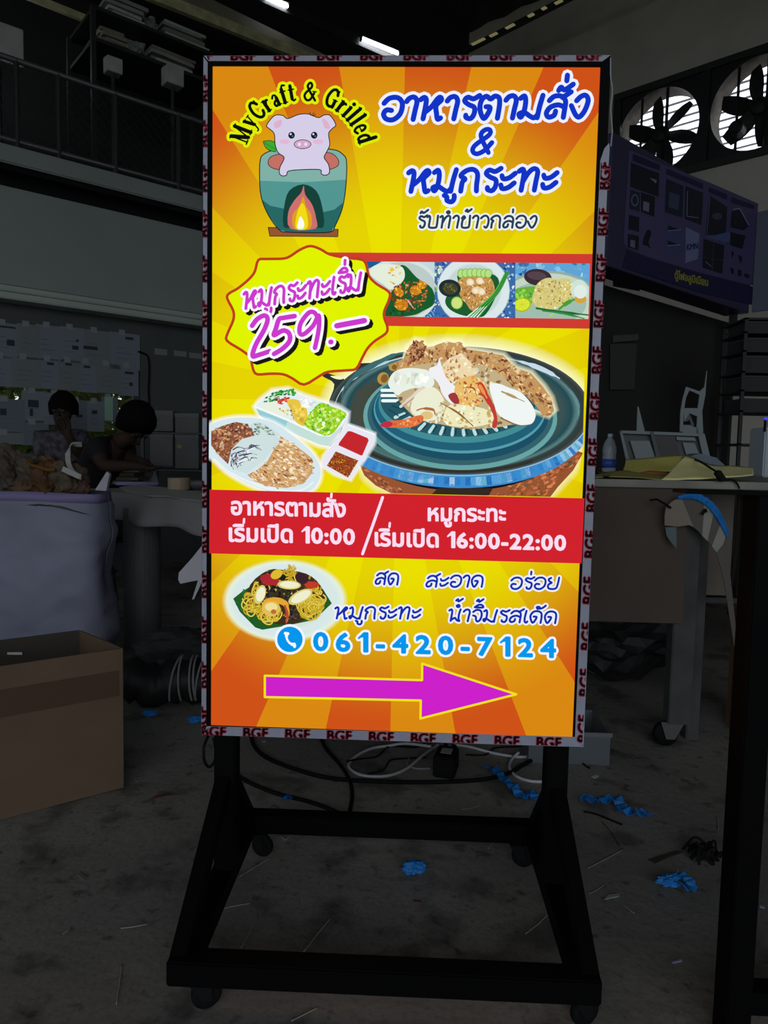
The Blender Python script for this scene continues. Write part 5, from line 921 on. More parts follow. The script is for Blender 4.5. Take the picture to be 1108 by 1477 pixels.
rk = thing('low_rack', 'low dark rack carrying the pale cartons', 'rack', ((a.x+b.x)/2, 4.1, 0))
for z_ in (a.z, a2.z): obj('shelf', MB().box(a.x-.04, b.x+.04, 3.93, 4.28, z_-.012, z_), legm, rk)
for x_ in (a.x-.04, b.x+.02):
    for y_ in (3.95, 4.25): obj('upright', MB().box(x_, x_+.02, y_-.01, y_+.01, 0, a2.z+.0), legm, rk)
# papers taped over the window
pm = [mat('blueish_paper', (.20, .235, .28), .7), mat('greyish_paper', (.19, .215, .23), .7), mat('darker_paper', (.15, .18, .215), .7)]  # three paper tones, the last one darker
inkm = mat('dark_print', (.03, .035, .06), .7)
sheets = [(-14, 24, 463, 511, 0), (25, 52, 466, 513, 1), (52, 86, 467, 515, 0), (87, 117, 470, 518, 0), (118, 158, 474, 522, 1), (159, 198, 478, 528, 0),
          (-14, 16, 512, 556, 0), (17, 54, 513, 558, 1), (55, 84, 516, 560, 0), (85, 112, 518, 562, 1), (112, 138, 520, 565, 0), (139, 170, 523, 566, 1), (171, 196, 526, 570, 0),
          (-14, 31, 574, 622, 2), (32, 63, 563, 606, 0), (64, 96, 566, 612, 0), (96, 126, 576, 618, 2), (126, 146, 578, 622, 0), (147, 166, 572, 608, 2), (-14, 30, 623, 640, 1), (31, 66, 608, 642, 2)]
marks = {0: [(.65, .1, .8, .05), (.75, .5, .3, .18)], 3: [(.7, .55, .3, .12), (.8, .35, .12, .08)], 4: [(.3, .5, .5, .10)], 5: [(.7, .1, .3, .08)], 8: [(.6, .12, .35, .08)], 9: [(.5, .1, .35, .08)], 10: [(.5, .14, .35, .07)], 12: [(.6, .2, .5, .08), (.7, .55, .2, .12)], 13: [(.4, .3, .2, .2)], 14: [(.5, .3, .5, .25), (.4, .6, .15, .25)], 17: [(.5, .3, .4, .12)], 16: [(.6, .5, .3, .1)]}
place = ['upper', 'middle', 'lower']
ORD = ['first', 'second', 'third', 'fourth', 'fifth', 'sixth', 'seventh', 'eighth']
extra = {0: 'with a dark square', 3: 'with small dark marks', 4: 'with a long dark bar', 5: 'with a short bar at its top', 14: 'with a dark picture block', 17: 'with two dark squares', 12: 'with three dark marks'}
def sheet_label(i, row):
    k = i-(0, 6, 13)[row]; return '%s sheet from left in the %s window row%s' % (ORD[k], place[row], (' '+extra[i]) if i in extra else '')
for i, (u0, u1, v0, v1, mi) in enumerate(sheets):
    off = .012; s0, z1 = SL(u0, v0, off); s1, _ = SL(u1, v0, off); z0 = SL(u0, v1, off)[1]
    row = 0 if i < 6 else (1 if i < 13 else 2)
    th = thing('taped_sheet', sheet_label(i, row), 'paper', wp('L', (s0+s1)/2, z0, off), ('sheets taped in the %s row on the window' % place[row]))
    n0 = .05 if mi != 2 else .055
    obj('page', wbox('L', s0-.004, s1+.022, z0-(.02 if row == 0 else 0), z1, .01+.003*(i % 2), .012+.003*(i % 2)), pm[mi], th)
    obj('tape_tab', wbox('L', (s0*.6+s1*.4)-.02, (s0*.6+s1*.4)+.03, z1-.02, z1+.025, .0155, .0165), mat('clear_tape', (.26, .29, .31), .5), th)
    for (a, b, c2, d2) in marks.get(i, []):
        x_ = s0+(s1-s0)*a; zz = z1-(z1-z0)*b; obj('printed_block', wbox('L', max(s0+.01, x_-(s1-s0)*c2/2), min(s1-.01, x_+(s1-s0)*c2/2), zz-(z1-z0)*d2, zz, .0155, .016), inkm, th)
    for k in range(3):
        zz = z1-(z1-z0)*(.42+.16*k); 
        if z1-z0 > .12: obj('text_line', wbox('L', s0+(s1-s0)*.2, s0+(s1-s0)*rp.uniform(.5, .8), zz-.005, zz, .0152, .0156), mat('grey_text', (.13, .15, .19), .7), th)
gs, gz = SL(161, 575, .03)[0], SL(161, 575, .03)[1]
tag(obj('green_bottle_shade', wbox('L', SL(151, 580, .02)[0], SL(163, 580, .02)[0], SL(150, 606, .02)[1], SL(150, 572, .02)[1], .014, .018), mat('pale_green_card', (.3, .5, .36), .6)), 'pale green card standing in the window right of the papers', 'card')
for k, (u0, u1, v0, v1) in enumerate(((224, 242, 502, 511), (252, 270, 505, 513), (274, 292, 508, 516))):
    s0, z1 = SL(u0, v0, .02); s1 = SL(u1, v0, .02)[0]; z0 = SL(u0, v1, .02)[1]; tag(obj('wall_card', wbox('L', s0, s1, z0, z1, .001, .008), mat('wall_card_paper', (.22, .24, .24), .7)), ['small pale card on the wall, nearest the window', 'middle one of the three small wall cards', 'small pale card on the wall, nearest the sign'][k], 'card', 'small cards on the wall')
tag(obj('wall_cable', MB().tube(cr([wp('L', *SL(u, v, .03), .02) for u, v in ((200, 507), (207, 509), (214, 514), (216, 530), (215, 560), (216, 585))], 5), .008, 8), blackm), 'black cable running down the wall right of the papers', 'cable')

# ================================================================== PEOPLE
def figure(name, verts, edges, m, par, sub=2):
    bm = bmesh.new(); lay = bm.verts.layers.skin.verify(); vs = []
    o_ = wloc(par)
    for i, (p, r_) in enumerate(verts):
        v = bm.verts.new(Vector(p)-o_); v[lay].radius = (r_, r_) if not isinstance(r_, tuple) else r_; v[lay].use_root = (i == 0); vs.append(v)
    for a, b in edges: bm.edges.new((vs[a], vs[b]))
    me = bpy.data.meshes.new(name); bm.to_mesh(me); bm.free(); ob = bpy.data.objects.new(name, me); C.objects.link(ob)
    sm = ob.modifiers.new('skin', 'SKIN'); sm.use_smooth_shade = True; ss = ob.modifiers.new('smooth', 'SUBSURF'); ss.levels = ss.render_levels = sub
    dg = bpy.context.evaluated_depsgraph_get(); ev = ob.evaluated_get(dg); me2 = bpy.data.meshes.new_from_object(ev); bpy.data.objects.remove(ob)
    me2.materials.clear(); me2.materials.append(m); me2.shade_smooth(); ob = bpy.data.objects.new(name, me2); C.objects.link(ob); ob.parent = par; return ob
skin = mat('skin', (.045, .027, .02), .7, spec=.15); hairm = mat('black_hair', (.004, .0035, .0035), .8, spec=.08, bump=.6, bscale=60)
def hand(verts, edges, iw, d, side, s=1.0, curl=.3):
    """palm and five fingers added from wrist vertex iw, pointing along d"""
    d = d.normalized(); side = side.normalized(); up = d.cross(side); w0 = Vector(verts[iw][0]); verts.append((w0+d*.05*s, (.03*s, .018*s))); ip = len(verts)-1; edges.append((iw, ip))
    for k, (o, l) in enumerate(((-.03, .065), (-.010, .078), (.010, .073), (.028, .058))):
        verts.append((w0+d*.085*s+side*o*s, .010*s)); a = len(verts)-1; verts.append((w0+d*(.085+l*.55)*s+side*o*1.15*s-up*l*curl*.3*s, .0085*s)); verts.append((w0+d*(.085+l)*s*.97+side*o*1.2*s-up*l*curl*s, .007*s)); edges += [(ip, a), (a, a+1), (a+1, a+2)]
    verts.append((w0+d*.05*s-side*.045*s, .011*s)); a = len(verts)-1; verts.append((w0+d*.085*s-side*.06*s-up*.01*s, .009*s)); edges += [(ip, a), (a, a+1)]
def head_shape(par, c, face, up, s=1.0, hair_len=.0, name='head_hair'):
    """hair cap and face parts around head centre c"""
    face = face.normalized(); up = (up-face*up.dot(face)).normalized(); side = face.cross(up)
    mb = MB()
    def hp(i, j):
        th_ = i*2*math.pi; ph = j*math.pi*.62; x, y, z_ = math.sin(ph)*math.cos(th_), math.sin(ph)*math.sin(th_), math.cos(ph)
        fr = max(0, x); cut = 1-.0*fr; lift = .35*fr*max(0, j-.45)*2
        r_ = 1.12+.05*noise.noise(Vector((x*4, y*4, z_*4))); return c+face*(x*.098*r_*(1-lift)-.012)*s+side*y*.086*r_*s+up*(z_*.112*r_+lift*.09+.012-hair_len*max(0, -z_)*(1-fr))*s
    mb.grid(hp, 40, 18); o = obj(name, mb, hairm, par, smooth=True, solid=.01)
    for q in (-1, 1):
        e_ = c+face*.083*s+side*q*.031*s+up*.0*s; obj('eye', MB().lathe(e_-face*.006, [(.002, 0), (.010, .002), (.013, .006), (.010, .010), (.002, .012)], 12, face), mat('dark_eye', (.02, .02, .02), .3), par, smooth=True)
        obj('ear', MB().grid(lambda i, j: c+side*q*(.078+.012*math.sin(i*math.pi))*s+face*(-.005+.018*math.cos(j*2*math.pi)*math.sin(i*math.pi))*s+up*(-.03+.055*i)*s, 6, 8), skin, par, smooth=True, solid=.004)
    obj('nose', MB().add([c+face*.088*s+up*.01*s, c+face*.112*s-up*.028*s, c+face*.086*s-up*.034*s+side*.015*s, c+face*.086*s-up*.034*s-side*.015*s], [(0, 1, 2), (0, 3, 1), (1, 3, 2), (0, 2, 3)]), skin, par, smooth=True)
    obj('mouth', MB().axbox(c+face*.085*s-up*.055*s, side, up, face, .045*s, .009*s, .008*s, .002), mat('lips', (.04, .02, .018), .7), par)
def person(lab, hip, chest, neck, headc, face, hup, shl, armL, armR, knees, feet, shirtm, trm, s=1.0):
    t = thing('person', lab, 'person', Vector((hip.x, hip.y, 0)))
    V, E = [], []
    def add(p, r_, pr=None): V.append((Vector(p), r_)); i = len(V)-1; E.append((pr, i)) if pr is not None else None; return i
    h = add(hip, (.15, .12)); m1 = add(hip.lerp(chest, .5), (.13, .10), h); ch = add(chest, (.15, .11), m1); nk = add(chest.lerp(neck, .8), .06, ch); nk2 = add(neck, .052, nk)
    f, u_ = face.normalized(), hup.normalized()
    add_j = add(headc-u_*.075+f*.03, .05, nk2); hd = add(headc-u_*.02+f*.006, (.076, .084), add_j); hd2 = add(headc+u_*.055-f*.01, (.062, .07), hd)
    sd = shl.normalized(); arms = []
    for q, pts in ((-1, armL), (1, armR)):
        sh = add(chest.lerp(neck, .45)+sd*q*.155, .058, ch); up_ = add(pts[0], .043, sh); mid = add(Vector(pts[0]).lerp(Vector(pts[1]), .5), .036, up_); wr = add(pts[1], .026, mid); hand(V, E, wr, Vector(pts[2]), sd*q if len(pts) < 4 else Vector(pts[3])); arms.append((sh, up_, mid, wr))
    for q, kn, ft in ((-1, knees[0], feet[0]), (1, knees[1], feet[1])):
        a = add(hip+sd*q*.10-Z3*.03, .085, h); b = add(kn, .06, a); c_ = add(Vector(kn).lerp(Vector(ft), .9)+Z3*.02, .036, b); add(Vector(ft)+Vector((0, -.11, .03)), (.035, .03), c_)
    body = figure('body', V, E, skin, t)
    # shirt: a slightly larger shell over torso and upper arms
    SV, SE = [], []
    def add2(p, r_, pr=None): SV.append((Vector(p), r_)); i = len(SV)-1; SE.append((pr, i)) if pr is not None else None; return i
    a = add2(hip, (.168, .138)); b = add2(hip.lerp(chest, .5), (.15, .118), a); c_ = add2(chest, (.168, .128), b); d = add2(chest.lerp(neck, .62), .078, c_)
    for q, pts in ((-1, armL), (1, armR)): e_ = add2(chest.lerp(neck, .45)+sd*q*.158, .074, c_); add2(Vector(SV[e_][0]).lerp(Vector(pts[0]), .8), .06, e_)
    figure('shirt', SV, SE, shirtm, t)
    TV, TE = [], [];
    TV.append((hip-Z3*.01, (.165, .14)))
    for q, kn, ft in ((-1, knees[0], feet[0]), (1, knees[1], feet[1])):
        i = len(TV); TV += [(hip+sd*q*.10-Z3*.03, .10), (Vector(kn), .075), (Vector(kn).lerp(Vector(ft), .85), .055)]; TE += [(0, i), (i, i+1), (i+1, i+2)]
    figure('trousers', TV, TE, trm, t)
    head_shape(t, headc, face, hup, s); return t
def stool(lab, c, h_):
    t = thing('stool', lab, 'stool', Vector((c.x, c.y, 0))); obj('seat', MB().lathe((c.x, c.y, h_-.04), [(.15, 0), (.17, .01), (.17, .035), (.15, .04)], 24), mat('stool_seat', (.05, .05, .055), .5), t, smooth=False)
    for k in range(4): a = k*math.pi/2+.78; obj('leg', MB().bar((c.x+.12*math.cos(a), c.y+.12*math.sin(a), h_-.04), (c.x+.17*math.cos(a), c.y+.17*math.sin(a), 0), .025), legm, t)
    obj('foot_ring', MB().tube([(c.x+.16*math.cos(k*math.pi/12), c.y+.16*math.sin(k*math.pi/12), .2) for k in range(24)], .007, 6, closed=True), legm, t)
    return t
dark_shirt = mat('black_tshirt', (.008, .008, .009), .85); jeans = mat('dark_trousers', (.015, .016, .022), .85)
floral = mat('patterned_blouse', (.03, .03, .035), .8, var=.9, scale=22, col2=(.12, .11, .135))
# bowed person
Y2 = 2.9; hc = at(196, 614, Y2); R2 = RGT; chest2 = at(152, 656, Y2+.12); neck2 = at(176, 634, Y2+.04); hip2 = Vector((chest2.x-.16, Y2+.24, .56))
person('person in a black T-shirt bent low over the table, head bowed', hip2, chest2, neck2, hc, Vector((.45, -.55, -.7)), Vector((.55, -.5, .55)), Vector((.45, .9, 0)) if False else Vector((.25, .95, .0)),
       [at(150, 672, Y2-.12), at(196, 672, Y2-.16), Vector((1, -.1, -.15)), Vector((0, -1, 0))], [at(188, 664, Y2+.12), at(212, 668, Y2-.02), Vector((.4, -1, -.2)), Vector((1, .3, 0))],
       [hip2+Vector((.34, .02, -.08)), hip2+Vector((.30, .22, -.08))], [Vector((hip2.x+.36, hip2.y+.02, .07)), Vector((hip2.x+.34, hip2.y+.24, .07))], dark_shirt, jeans, 1.12)
stool('dark stool under the bowed person in black', Vector((hip2.x, hip2.y, 0)), .40)
# woman by the window
Y1 = 3.75; hc = at(91, 592, Y1); neck1 = at(90, 616, Y1+.03); chest1 = at(88, 646, Y1+.05); hip1 = Vector((chest1.x-.01, Y1+.1, .56))
person('person in a patterned blouse sitting by the papered window, hand at her mouth', hip1, chest1, neck1, hc, Vector((.1, -1, -.1)), Z3, Vector((1, .08, 0)),
       [at(64, 668, Y1-.05), at(80, 668, Y1-.22), Vector((1, -.1, 0)), Vector((0, -1, 0))], [at(114, 656, Y1-.06), at(101, 632, Y1-.16), Vector((-.35, .1, 1)), Vector((.9, 0, .3))],
       [hip1+Vector((-.12, -.38, -.06)), hip1+Vector((.12, -.38, -.06))], [Vector((hip1.x-.12, hip1.y-.36, .07)), Vector((hip1.x+.12, hip1.y-.36, .07))], floral, jeans, 1.0)
stool('dark stool under the person in the patterned blouse', Vector((hip1.x, hip1.y, 0)), .40)

# ================================================================== THINGS ON THE RIGHT
Yb = F(990, 1088).y; bz = at(920, 692, Yb).z; xl = at(846, 700, Yb).x-.55; xr = 2.6
plyw = mat('plywood_edge', (.26, .235, .19), .7, var=.15, scale=9); brownp = mat('brown_hardboard', (.075, .055, .042), .85, var=.15, scale=3); cl = mat('concrete_grey_leg', (.055, .055, .053), .8, var=.3, scale=8)
bn = thing('workbench', 'long wooden workbench right of the sign with yellow wrapping on it', 'workbench', (1.2, Yb+.8, 0))
obj('bench_top', MB().box(xl, xr, Yb, Yb+1.7, bz-.025, bz, .003), mat('worn_bench_top', (.22, .21, .18), .6, var=.25, scale=6), bn)
a = at(985, 900, Yb+.01); obj('front_board', MB().box(xl+.02, a.x, Yb+.015, Yb+.027, a.z, bz-.026), brownp, bn)
lg = F(985, 1090)
for x_, y_, w_ in ((lg.x, Yb+.06, .075), (lg.x+.085, Yb+.16, .045), (xl+.1, Yb+.08, .07), (xr-.1, Yb+.08, .07), (xl+.1, Yb+1.6, .07), (xr-.1, Yb+1.6, .07), (lg.x, Yb+1.6, .07)): obj('leg', MB().box(x_-w_/2, x_+w_/2, y_-.03, y_+.03, .09 if y_ < Yb+.1 and abs(x_-lg.x) < .01 else .0, bz-.026, .003), cl, bn)
c_ = at(968, 1078, Yb+.03); cs = obj('caster', MB().prism([Vector((c_.x+dx, Yb+.05+dy*0, z_)) for dx, dy, z_ in ((-.03, 0, .09), (.05, 0, .09), (.02, 0, .03), (-.01, 0, .03))], Vector((0, .003, 0))), mat('zinc_fork', (.10, .10, .095), .6, .3), bn)
obj('wheel', MB().lathe((c_.x-.005, Yb+.06, .042), [(.01, 0), (.038, .004), (.042, .008), (.042, .024), (.038, .028), (.01, .03)], 24, Y3), blackm, cs, smooth=True)
for u0, u1, v0, v1 in ((1017, 1062, 712, 858), (1063, 1094, 714, 862), (1095, 1130, 716, 862)):
    a, b = at(u0, v1, Yb+.3), at(u1, v0, Yb+.3); obj('pale_side_board', MB().box(a.x+.004, b.x-.004, Yb+.3, Yb+.315, a.z, bz-.026), mat('pale_board', (.13, .11, .09), .8, var=.15, scale=4), bn)
obj('lower_shelf', MB().box(lg.x+.02, xr-.14, Yb+.3, Yb+1.5, .46, .48), darkst, bn)
a, b = F(1064, 1075), F(1084, 1075); tag(obj('orange_cardboard', MB().box(at(1063, 1000, Yb+.22).x, at(1083, 1000, Yb+.22).x+.16, Yb+.22, Yb+.30, 0.0, at(1070, 880, Yb+.22).z, .003), mat('orange_brown_card', (.19, .10, .045), .8, var=.2, scale=7)), 'narrow orange-brown cardboard standing under the bench by the black post', 'cardboard')
# arched cardboard offcut with blue tape
Ya = Yb-.03; k9 = crop(830, 660, 3.986); oc = thing('cardboard_arch', 'arched cardboard offcut with blue tape hanging at the bench leg', 'cardboard', at(1005, 795, Ya))
outer = k9([(514, 390), (515, 330), (522, 285), (560, 250), (610, 228), (680, 218), (745, 240), (800, 300), (840, 370), (868, 440), (850, 500)]); inner = k9([(590, 398), (600, 396), (625, 392), (655, 388), (680, 400), (710, 425), (730, 450), (760, 480), (785, 510), (800, 530), (812, 545)])
cols = [mat('peach_card', (.22, .18, .145), .8), mat('pale_card', (.25, .25, .225), .8), mat('dark_card', (.10, .088, .075), .8)]  # card colours: peach, pale and a darker brown
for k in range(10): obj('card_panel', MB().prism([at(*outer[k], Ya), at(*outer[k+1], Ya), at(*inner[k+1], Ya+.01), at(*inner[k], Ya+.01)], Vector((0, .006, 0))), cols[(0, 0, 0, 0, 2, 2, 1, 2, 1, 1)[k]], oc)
bluem = mat('blue_masking_tape', (.012, .17, .52), .5, var=.3, scale=14)
tp = k9([(590, 232), (640, 222), (700, 226), (760, 258), (810, 315), (850, 385), (878, 450)]); obj('blue_tape', MB().tube([at(*p, Ya-.004) for p in cr(tp, 4)], [.006+.006*math.sin(math.pi*i/24)+.001*math.sin(i*3) for i in range(25)], 6), bluem, oc)
obj('black_clip', MB().tube([at(*p, Ya-.01) for p in k9([(728, 328), (740, 310), (752, 312), (745, 295)])], .005, 6), blackm, oc); obj('black_twig', MB().tube([at(*p, Ya-.01) for p in k9([(430, 245), (470, 240), (520, 270), (550, 290)])], .004, 6), blackm, oc)
obj('hanging_strip', MB().prism([at(*p, Ya+.01) for p in k9([(868, 440), (880, 560), (905, 800), (870, 806), (850, 680), (810, 545), (845, 490)])], Vector((0, .004, 0))), mat('dark_card', (0, 0, 0)), oc)
obj('teal_scrap', MB().prism([at(*p, Ya+.012) for p in k9([(518, 400), (582, 400), (582, 525), (545, 480), (525, 450)])], Vector((0, .003, 0))), mat('teal_scrap', (.10, .14, .145), .7), oc)
obj('long_strip', MB().prism([at(*p, Yb+.03) for p in k9([(880, 560), (905, 800), (935, 1090), (915, 1090), (870, 806)])], Vector((0, .004, 0))), mat('dark_card', (0, 0, 0)), oc)
# things on the bench
yel = mat('yellow_wrapping', (.85, .80, .36), .55, bump=.15, bscale=20); k10 = crop(840, 400, 4.134)
def onB(u_, v_, z=None): return F(u_, v_, bz+.003 if z is None else z)
yw = thing('yellow_wrapping', 'crumpled pale yellow wrapping sheet draped over the bench front', 'wrapping', at(960, 690, Yb+.3))
Yw = Yb+.02
def lay(pts, y0, m, nm='sheet', th=.004): return obj(nm, MB().prism([at(*p, y0) for p in k10(pts)], Vector((0, th, 0))), m, yw)
# standing folds of stiff sheet, each its own plane in depth
def fold(nm, lower, upper, y0, y1, m, wob=.006, zmin=None):
    L0 = cr([(*p,) for p in k10(lower)], 4); U0 = cr([(*p,) for p in k10(upper)], 4); n = min(len(L0), len(U0)); mb = MB()
    def g(i, j):
        k = i*(n-1); a_ = int(k); b_ = min(a_+1, n-1); f = k-a_; l = [L0[a_][q]*(1-f)+L0[b_][q]*f for q in (0, 1)]; u2 = [U0[a_][q]*(1-f)+U0[b_][q]*f for q in (0, 1)]
        uv = [l[q]*(1-j)+u2[q]*j for q in (0, 1)]; y_ = y0*(1-j)+y1*j; p = at(uv[0], uv[1], y_); p = p+nz(p, 14, wob); p.z = max(p.z, bz+.001); return p
    mb.grid(g, 36, 8); return obj(nm, mb, m, yw, smooth=True, solid=.0015)
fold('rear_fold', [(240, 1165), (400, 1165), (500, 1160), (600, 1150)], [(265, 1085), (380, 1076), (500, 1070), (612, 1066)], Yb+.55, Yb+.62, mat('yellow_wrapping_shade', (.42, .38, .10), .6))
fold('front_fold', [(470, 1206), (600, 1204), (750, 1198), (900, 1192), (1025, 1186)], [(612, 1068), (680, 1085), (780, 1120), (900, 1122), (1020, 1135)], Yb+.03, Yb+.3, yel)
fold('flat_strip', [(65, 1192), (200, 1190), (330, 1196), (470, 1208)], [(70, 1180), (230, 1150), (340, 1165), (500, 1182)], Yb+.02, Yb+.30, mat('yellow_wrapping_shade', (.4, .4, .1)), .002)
tag(obj('orange_tool', MB().tube([at(*p, Yb+.3) for p in k10([(345, 1176), (400, 1178), (500, 1178)])], [.008, .016, .012], 8), mat('orange_handle', (.30, .11, .03), .5)), 'orange tool handle lying under the yellow wrapping', 'tool')
btl = onB(878, 681); bh = 55/1050*(btl-CAM).dot(FWD); bt = thing('water_bottle', 'clear plastic water bottle with blue label on the bench', 'bottle', btl)
pet = mat('clear_plastic', (.75, .85, .95), .08, alpha=.35, spec=.8); br = 10/1050*(btl-CAM).dot(FWD)
obj('body', MB().lathe(btl, [(br*.8, 0), (br, .01), (br*.95, bh*.2), (br, bh*.25), (br*.94, bh*.45), (br, bh*.5), (br, bh*.62), (br*.7, bh*.8), (br*.32, bh*.9), (br*.3, bh*.94)], 24), pet, bt, smooth=True)
obj('label', MB().lathe(btl+Z3*bh*.12, [(br*1.01, 0), (br*1.01, bh*.22)], 24), mat('blue_label', (.04, .10, .45), .4), bt, smooth=True); obj('cap', MB().lathe(btl+Z3*bh*.92, [(br*.36, 0), (br*.36, bh*.07), (br*.3, bh*.08)], 16), mat('white_cap', (.45, .5, .6), .5), bt)
k11 = k10; acr = mat('grey_acrylic', (.20, .235, .245), .45); acd = mat('grey_acrylic_dark', (.08, .09, .095), .5)
Yg = Yb+1.1
af = thing('acrylic_frame', 'grey acrylic letter box lying open behind the yellow wrapping', 'frame', at(960, 662, Yg))
def bars(par, pts, wd, m, y0=Yg, nm='rim'): return obj(nm, MB().tube([at(*p, y0) for p in k11(pts)], wd, 6, closed=True), m, par)
def plate(par, pts, m, y0, nm='panel', th=.01): return obj(nm, MB().prism([at(*p, y0) for p in k11(pts)], Vector((0, th, 0))), m, par)
zb_ = 1088
plate(af, [(222, 912), (700, 930), (765, zb_-10), (262, zb_)], acd, Yg+.03, 'backing')
plate(af, [(222, 912), (700, 930), (705, 948), (232, 930)], acr, Yg, 'top_rail'); plate(af, [(222, 912), (236, 912), (280, zb_), (262, zb_)], acr, Yg, 'left_rail'); plate(af, [(690, 930), (730, 932), (765, zb_-10), (725, zb_-6)], acr, Yg, 'right_rail')
plate(af, [(285, 975), (400, 975), (440, zb_-4), (320, zb_-2)], acr, Yg+.012, 'left_insert'); plate(af, [(405, 920), (425, 920), (470, zb_-4), (445, zb_-4)], acd, Yg-.004, 'divider'); plate(af, [(425, 935), (550, 940), (590, zb_-6), (470, zb_-4)], mat('acrylic_mid', (.06, .055, .055), .5), Yg+.012, 'middle_insert')
plate(af, [(560, 950), (670, 955), (680, 975), (566, 972)], acr, Yg+.008, 'small_bar'); plate(af, [(600, 985), (670, 990), (700, 1060), (620, 1056)], acr, Yg+.012, 'right_insert')
st2_ = thing('cutout_stand', 'tall grey plastic cutout with two curved holes on the bench', 'cutout', at(1000, 668, Yg+.2))
Yh = Yg+.2
for pts in ([(620, 652), (600, 720), (586, 800), (582, 920), (600, 920), (606, 800), (618, 720), (640, 672)], [(620, 652), (700, 680), (728, 655), (742, 560), (745, 556), (735, 700), (716, 800), (722, 930), (680, 930), (690, 780), (700, 700), (640, 674)], [(606, 780), (690, 780), (688, 830), (640, 810), (608, 860)], [(600, 880), (640, 880), (690, 900), (700, zb_), (600, zb_)], [(608, 860), (640, 812), (668, 880), (655, 895), (640, 850), (622, 860)]):
    plate(st2_, pts, acr if pts[0] != (608, 860) else acd, Yh, 'cutout_piece', .008)
tag(obj('spike_offcut', MB().prism([at(*p, Yg+.05) for p in k11([(325, 912), (330, 770), (336, 770), (372, 912), (372, 1085), (330, 1085)])], Vector((0, .008, 0))), acr), 'thin pointed grey offcut behind the acrylic letter box', 'offcut')
tag(obj('blue_grey_bag', MB().prism([at(*p, Yb+.55) for p in k11([(620, 1075), (700, 1050), (800, 1075), (850, 1120), (840, 1150), (700, 1150)])], Vector((0, .1, 0))), mat('blue_grey_foam', (.14, .17, .22), .7)), 'blue-grey foam block behind the yellow wrapping', 'foam')
ct = [onB(u, v, bz+.006+dz_) for u, v, dz_ in ((997, 660, .06), (1012, 664, .05), (1028, 674, .04), (1037, 683, .03), (1060, 694, 0), (1066, 704, 0))]
Yq = Yb+.02
ad = thing('plug_lead', 'black cable with a plug hanging over the yellow wrapping', 'cable', at(1040, 690, Yq)); obj('lead', MB().tube(cr([at(u, v, y_) for u, v, y_ in ((993, 660, Yb+.4), (1010, 666, Yb+.2), (1025, 675, Yb+.08), (1036, 682, Yb-.01))], 6), .0035, 7), blackm, ad); obj('plug', MB().bar(at(1034, 680, Yb-.015), at(1043, 693, Yb-.015), .024, .02, bev=.003), blackm, ad); obj('tail', MB().tube(cr([at(1043, 693, Yb-.01), at(1055, 692, Yb-.01), at(1063, 697, Yb-.012), at(1067, 705, Yb-.014)], 6), .003, 7), blackm, ad)
tag(obj('bench_cable', MB().tube(cr([onB(858, 678, bz+.006), onB(866, 686, bz+.006), onB(880, 688, bz+.006), onB(893, 684, bz+.006), onB(902, 677, bz+.006)], 6), .004, 7), blackm), 'thin black cable lying round the bottle on the bench', 'cable')
# black steel frame close to the camera
Yn = -.26; tp_ = at(1100, 709, Yn); pfr = thing('steel_frame', 'black steel frame standing close at the right picture edge', 'frame', (at(1072, 1100, Yn).x+.02, Yn, 0))
xa = at(1069, 1140, Yn).x; obj('post', MB().box(xa, xa+.04, Yn, Yn+.055, 0, tp_.z-.006, .002), black, pfr); a = at(990, 706, Yn); obj('top_plate', MB().box(a.x, xa+.7, Yn-.004, Yn+.06, tp_.z-.006, tp_.z), black, pfr)
obj('lower_rail', MB().box(xa+.04, xa+.7, Yn+.008, Yn+.045, .06, .1), black, pfr); obj('far_post', MB().box(xa+.66, xa+.70, Yn, Yn+.055, 0, tp_.z-.006, .002), black, pfr)
q = [at(u, v, Yn+.02) for u, v in ((1067, 706), (1065, 770), (1061, 812), (1056, 846))]; obj('hanging_strap', MB().tube(cr([(p.x, p.y, p.z) for p in q], 4), [.004]*9+[.003, .002, .002, .001], 7), blackm, pfr)
# hanging print display box
k12 = crop(840, 180, 4.134)
zl_ = 4.7; PA = CAM+ray(884, 300)*zl_; PB = CAM+ray(1090, 360)*6.1; dB = flat(PB-PA).normalized(); nB = Vector((dB.y, -dB.x, 0)); nB = nB if nB.dot(CAM-PA) > 0 else -nB
def onS(p): return onplane(p[0], p[1], PA, nB)
tl, bl, tr2, br2 = onS((884, 208)), onS((878, 398)), onS((1090, 290)), onS((1084, 442)); ztop2 = (tl.z+tr2.z)/2; zbot2 = (bl.z+br2.z)/2; W2 = flat(tr2-tl).length
O2 = flat(tl); ds = thing('display_light_box', 'dark hanging box with printed pictures of aluminium light boxes', 'sign', O2+dB*W2/2+Z3*zbot2)
dkb = mat('navy_panel', (.055, .05, .12), .5)
obj('box_body', MB().axbox(O2+dB*W2/2-nB*.101+Z3*(ztop2+zbot2)/2, dB, nB, Z3, W2, .2, ztop2-zbot2, .004), dkb, ds)
Q = Painter(PA+nB*.0006, nB, 6e-5)
LV = (90, 85, 136)
Q.poly(k12([(280, 150), (480, 235), (750, 340), (1050, 470), (1020, 960), (700, 880), (400, 790), (270, 735), (245, 700)]), LV)
DKP = (30, 32, 50)
def qd(pts, c): Q.poly(k12(pts), c)
qd([(300, 170), (465, 240), (462, 275), (300, 215)], (40, 38, 80)); qd([(290, 225), (460, 290), (455, 430), (285, 370)], DKP); qd([(400, 315), (445, 330), (440, 350)], (140, 150, 190))
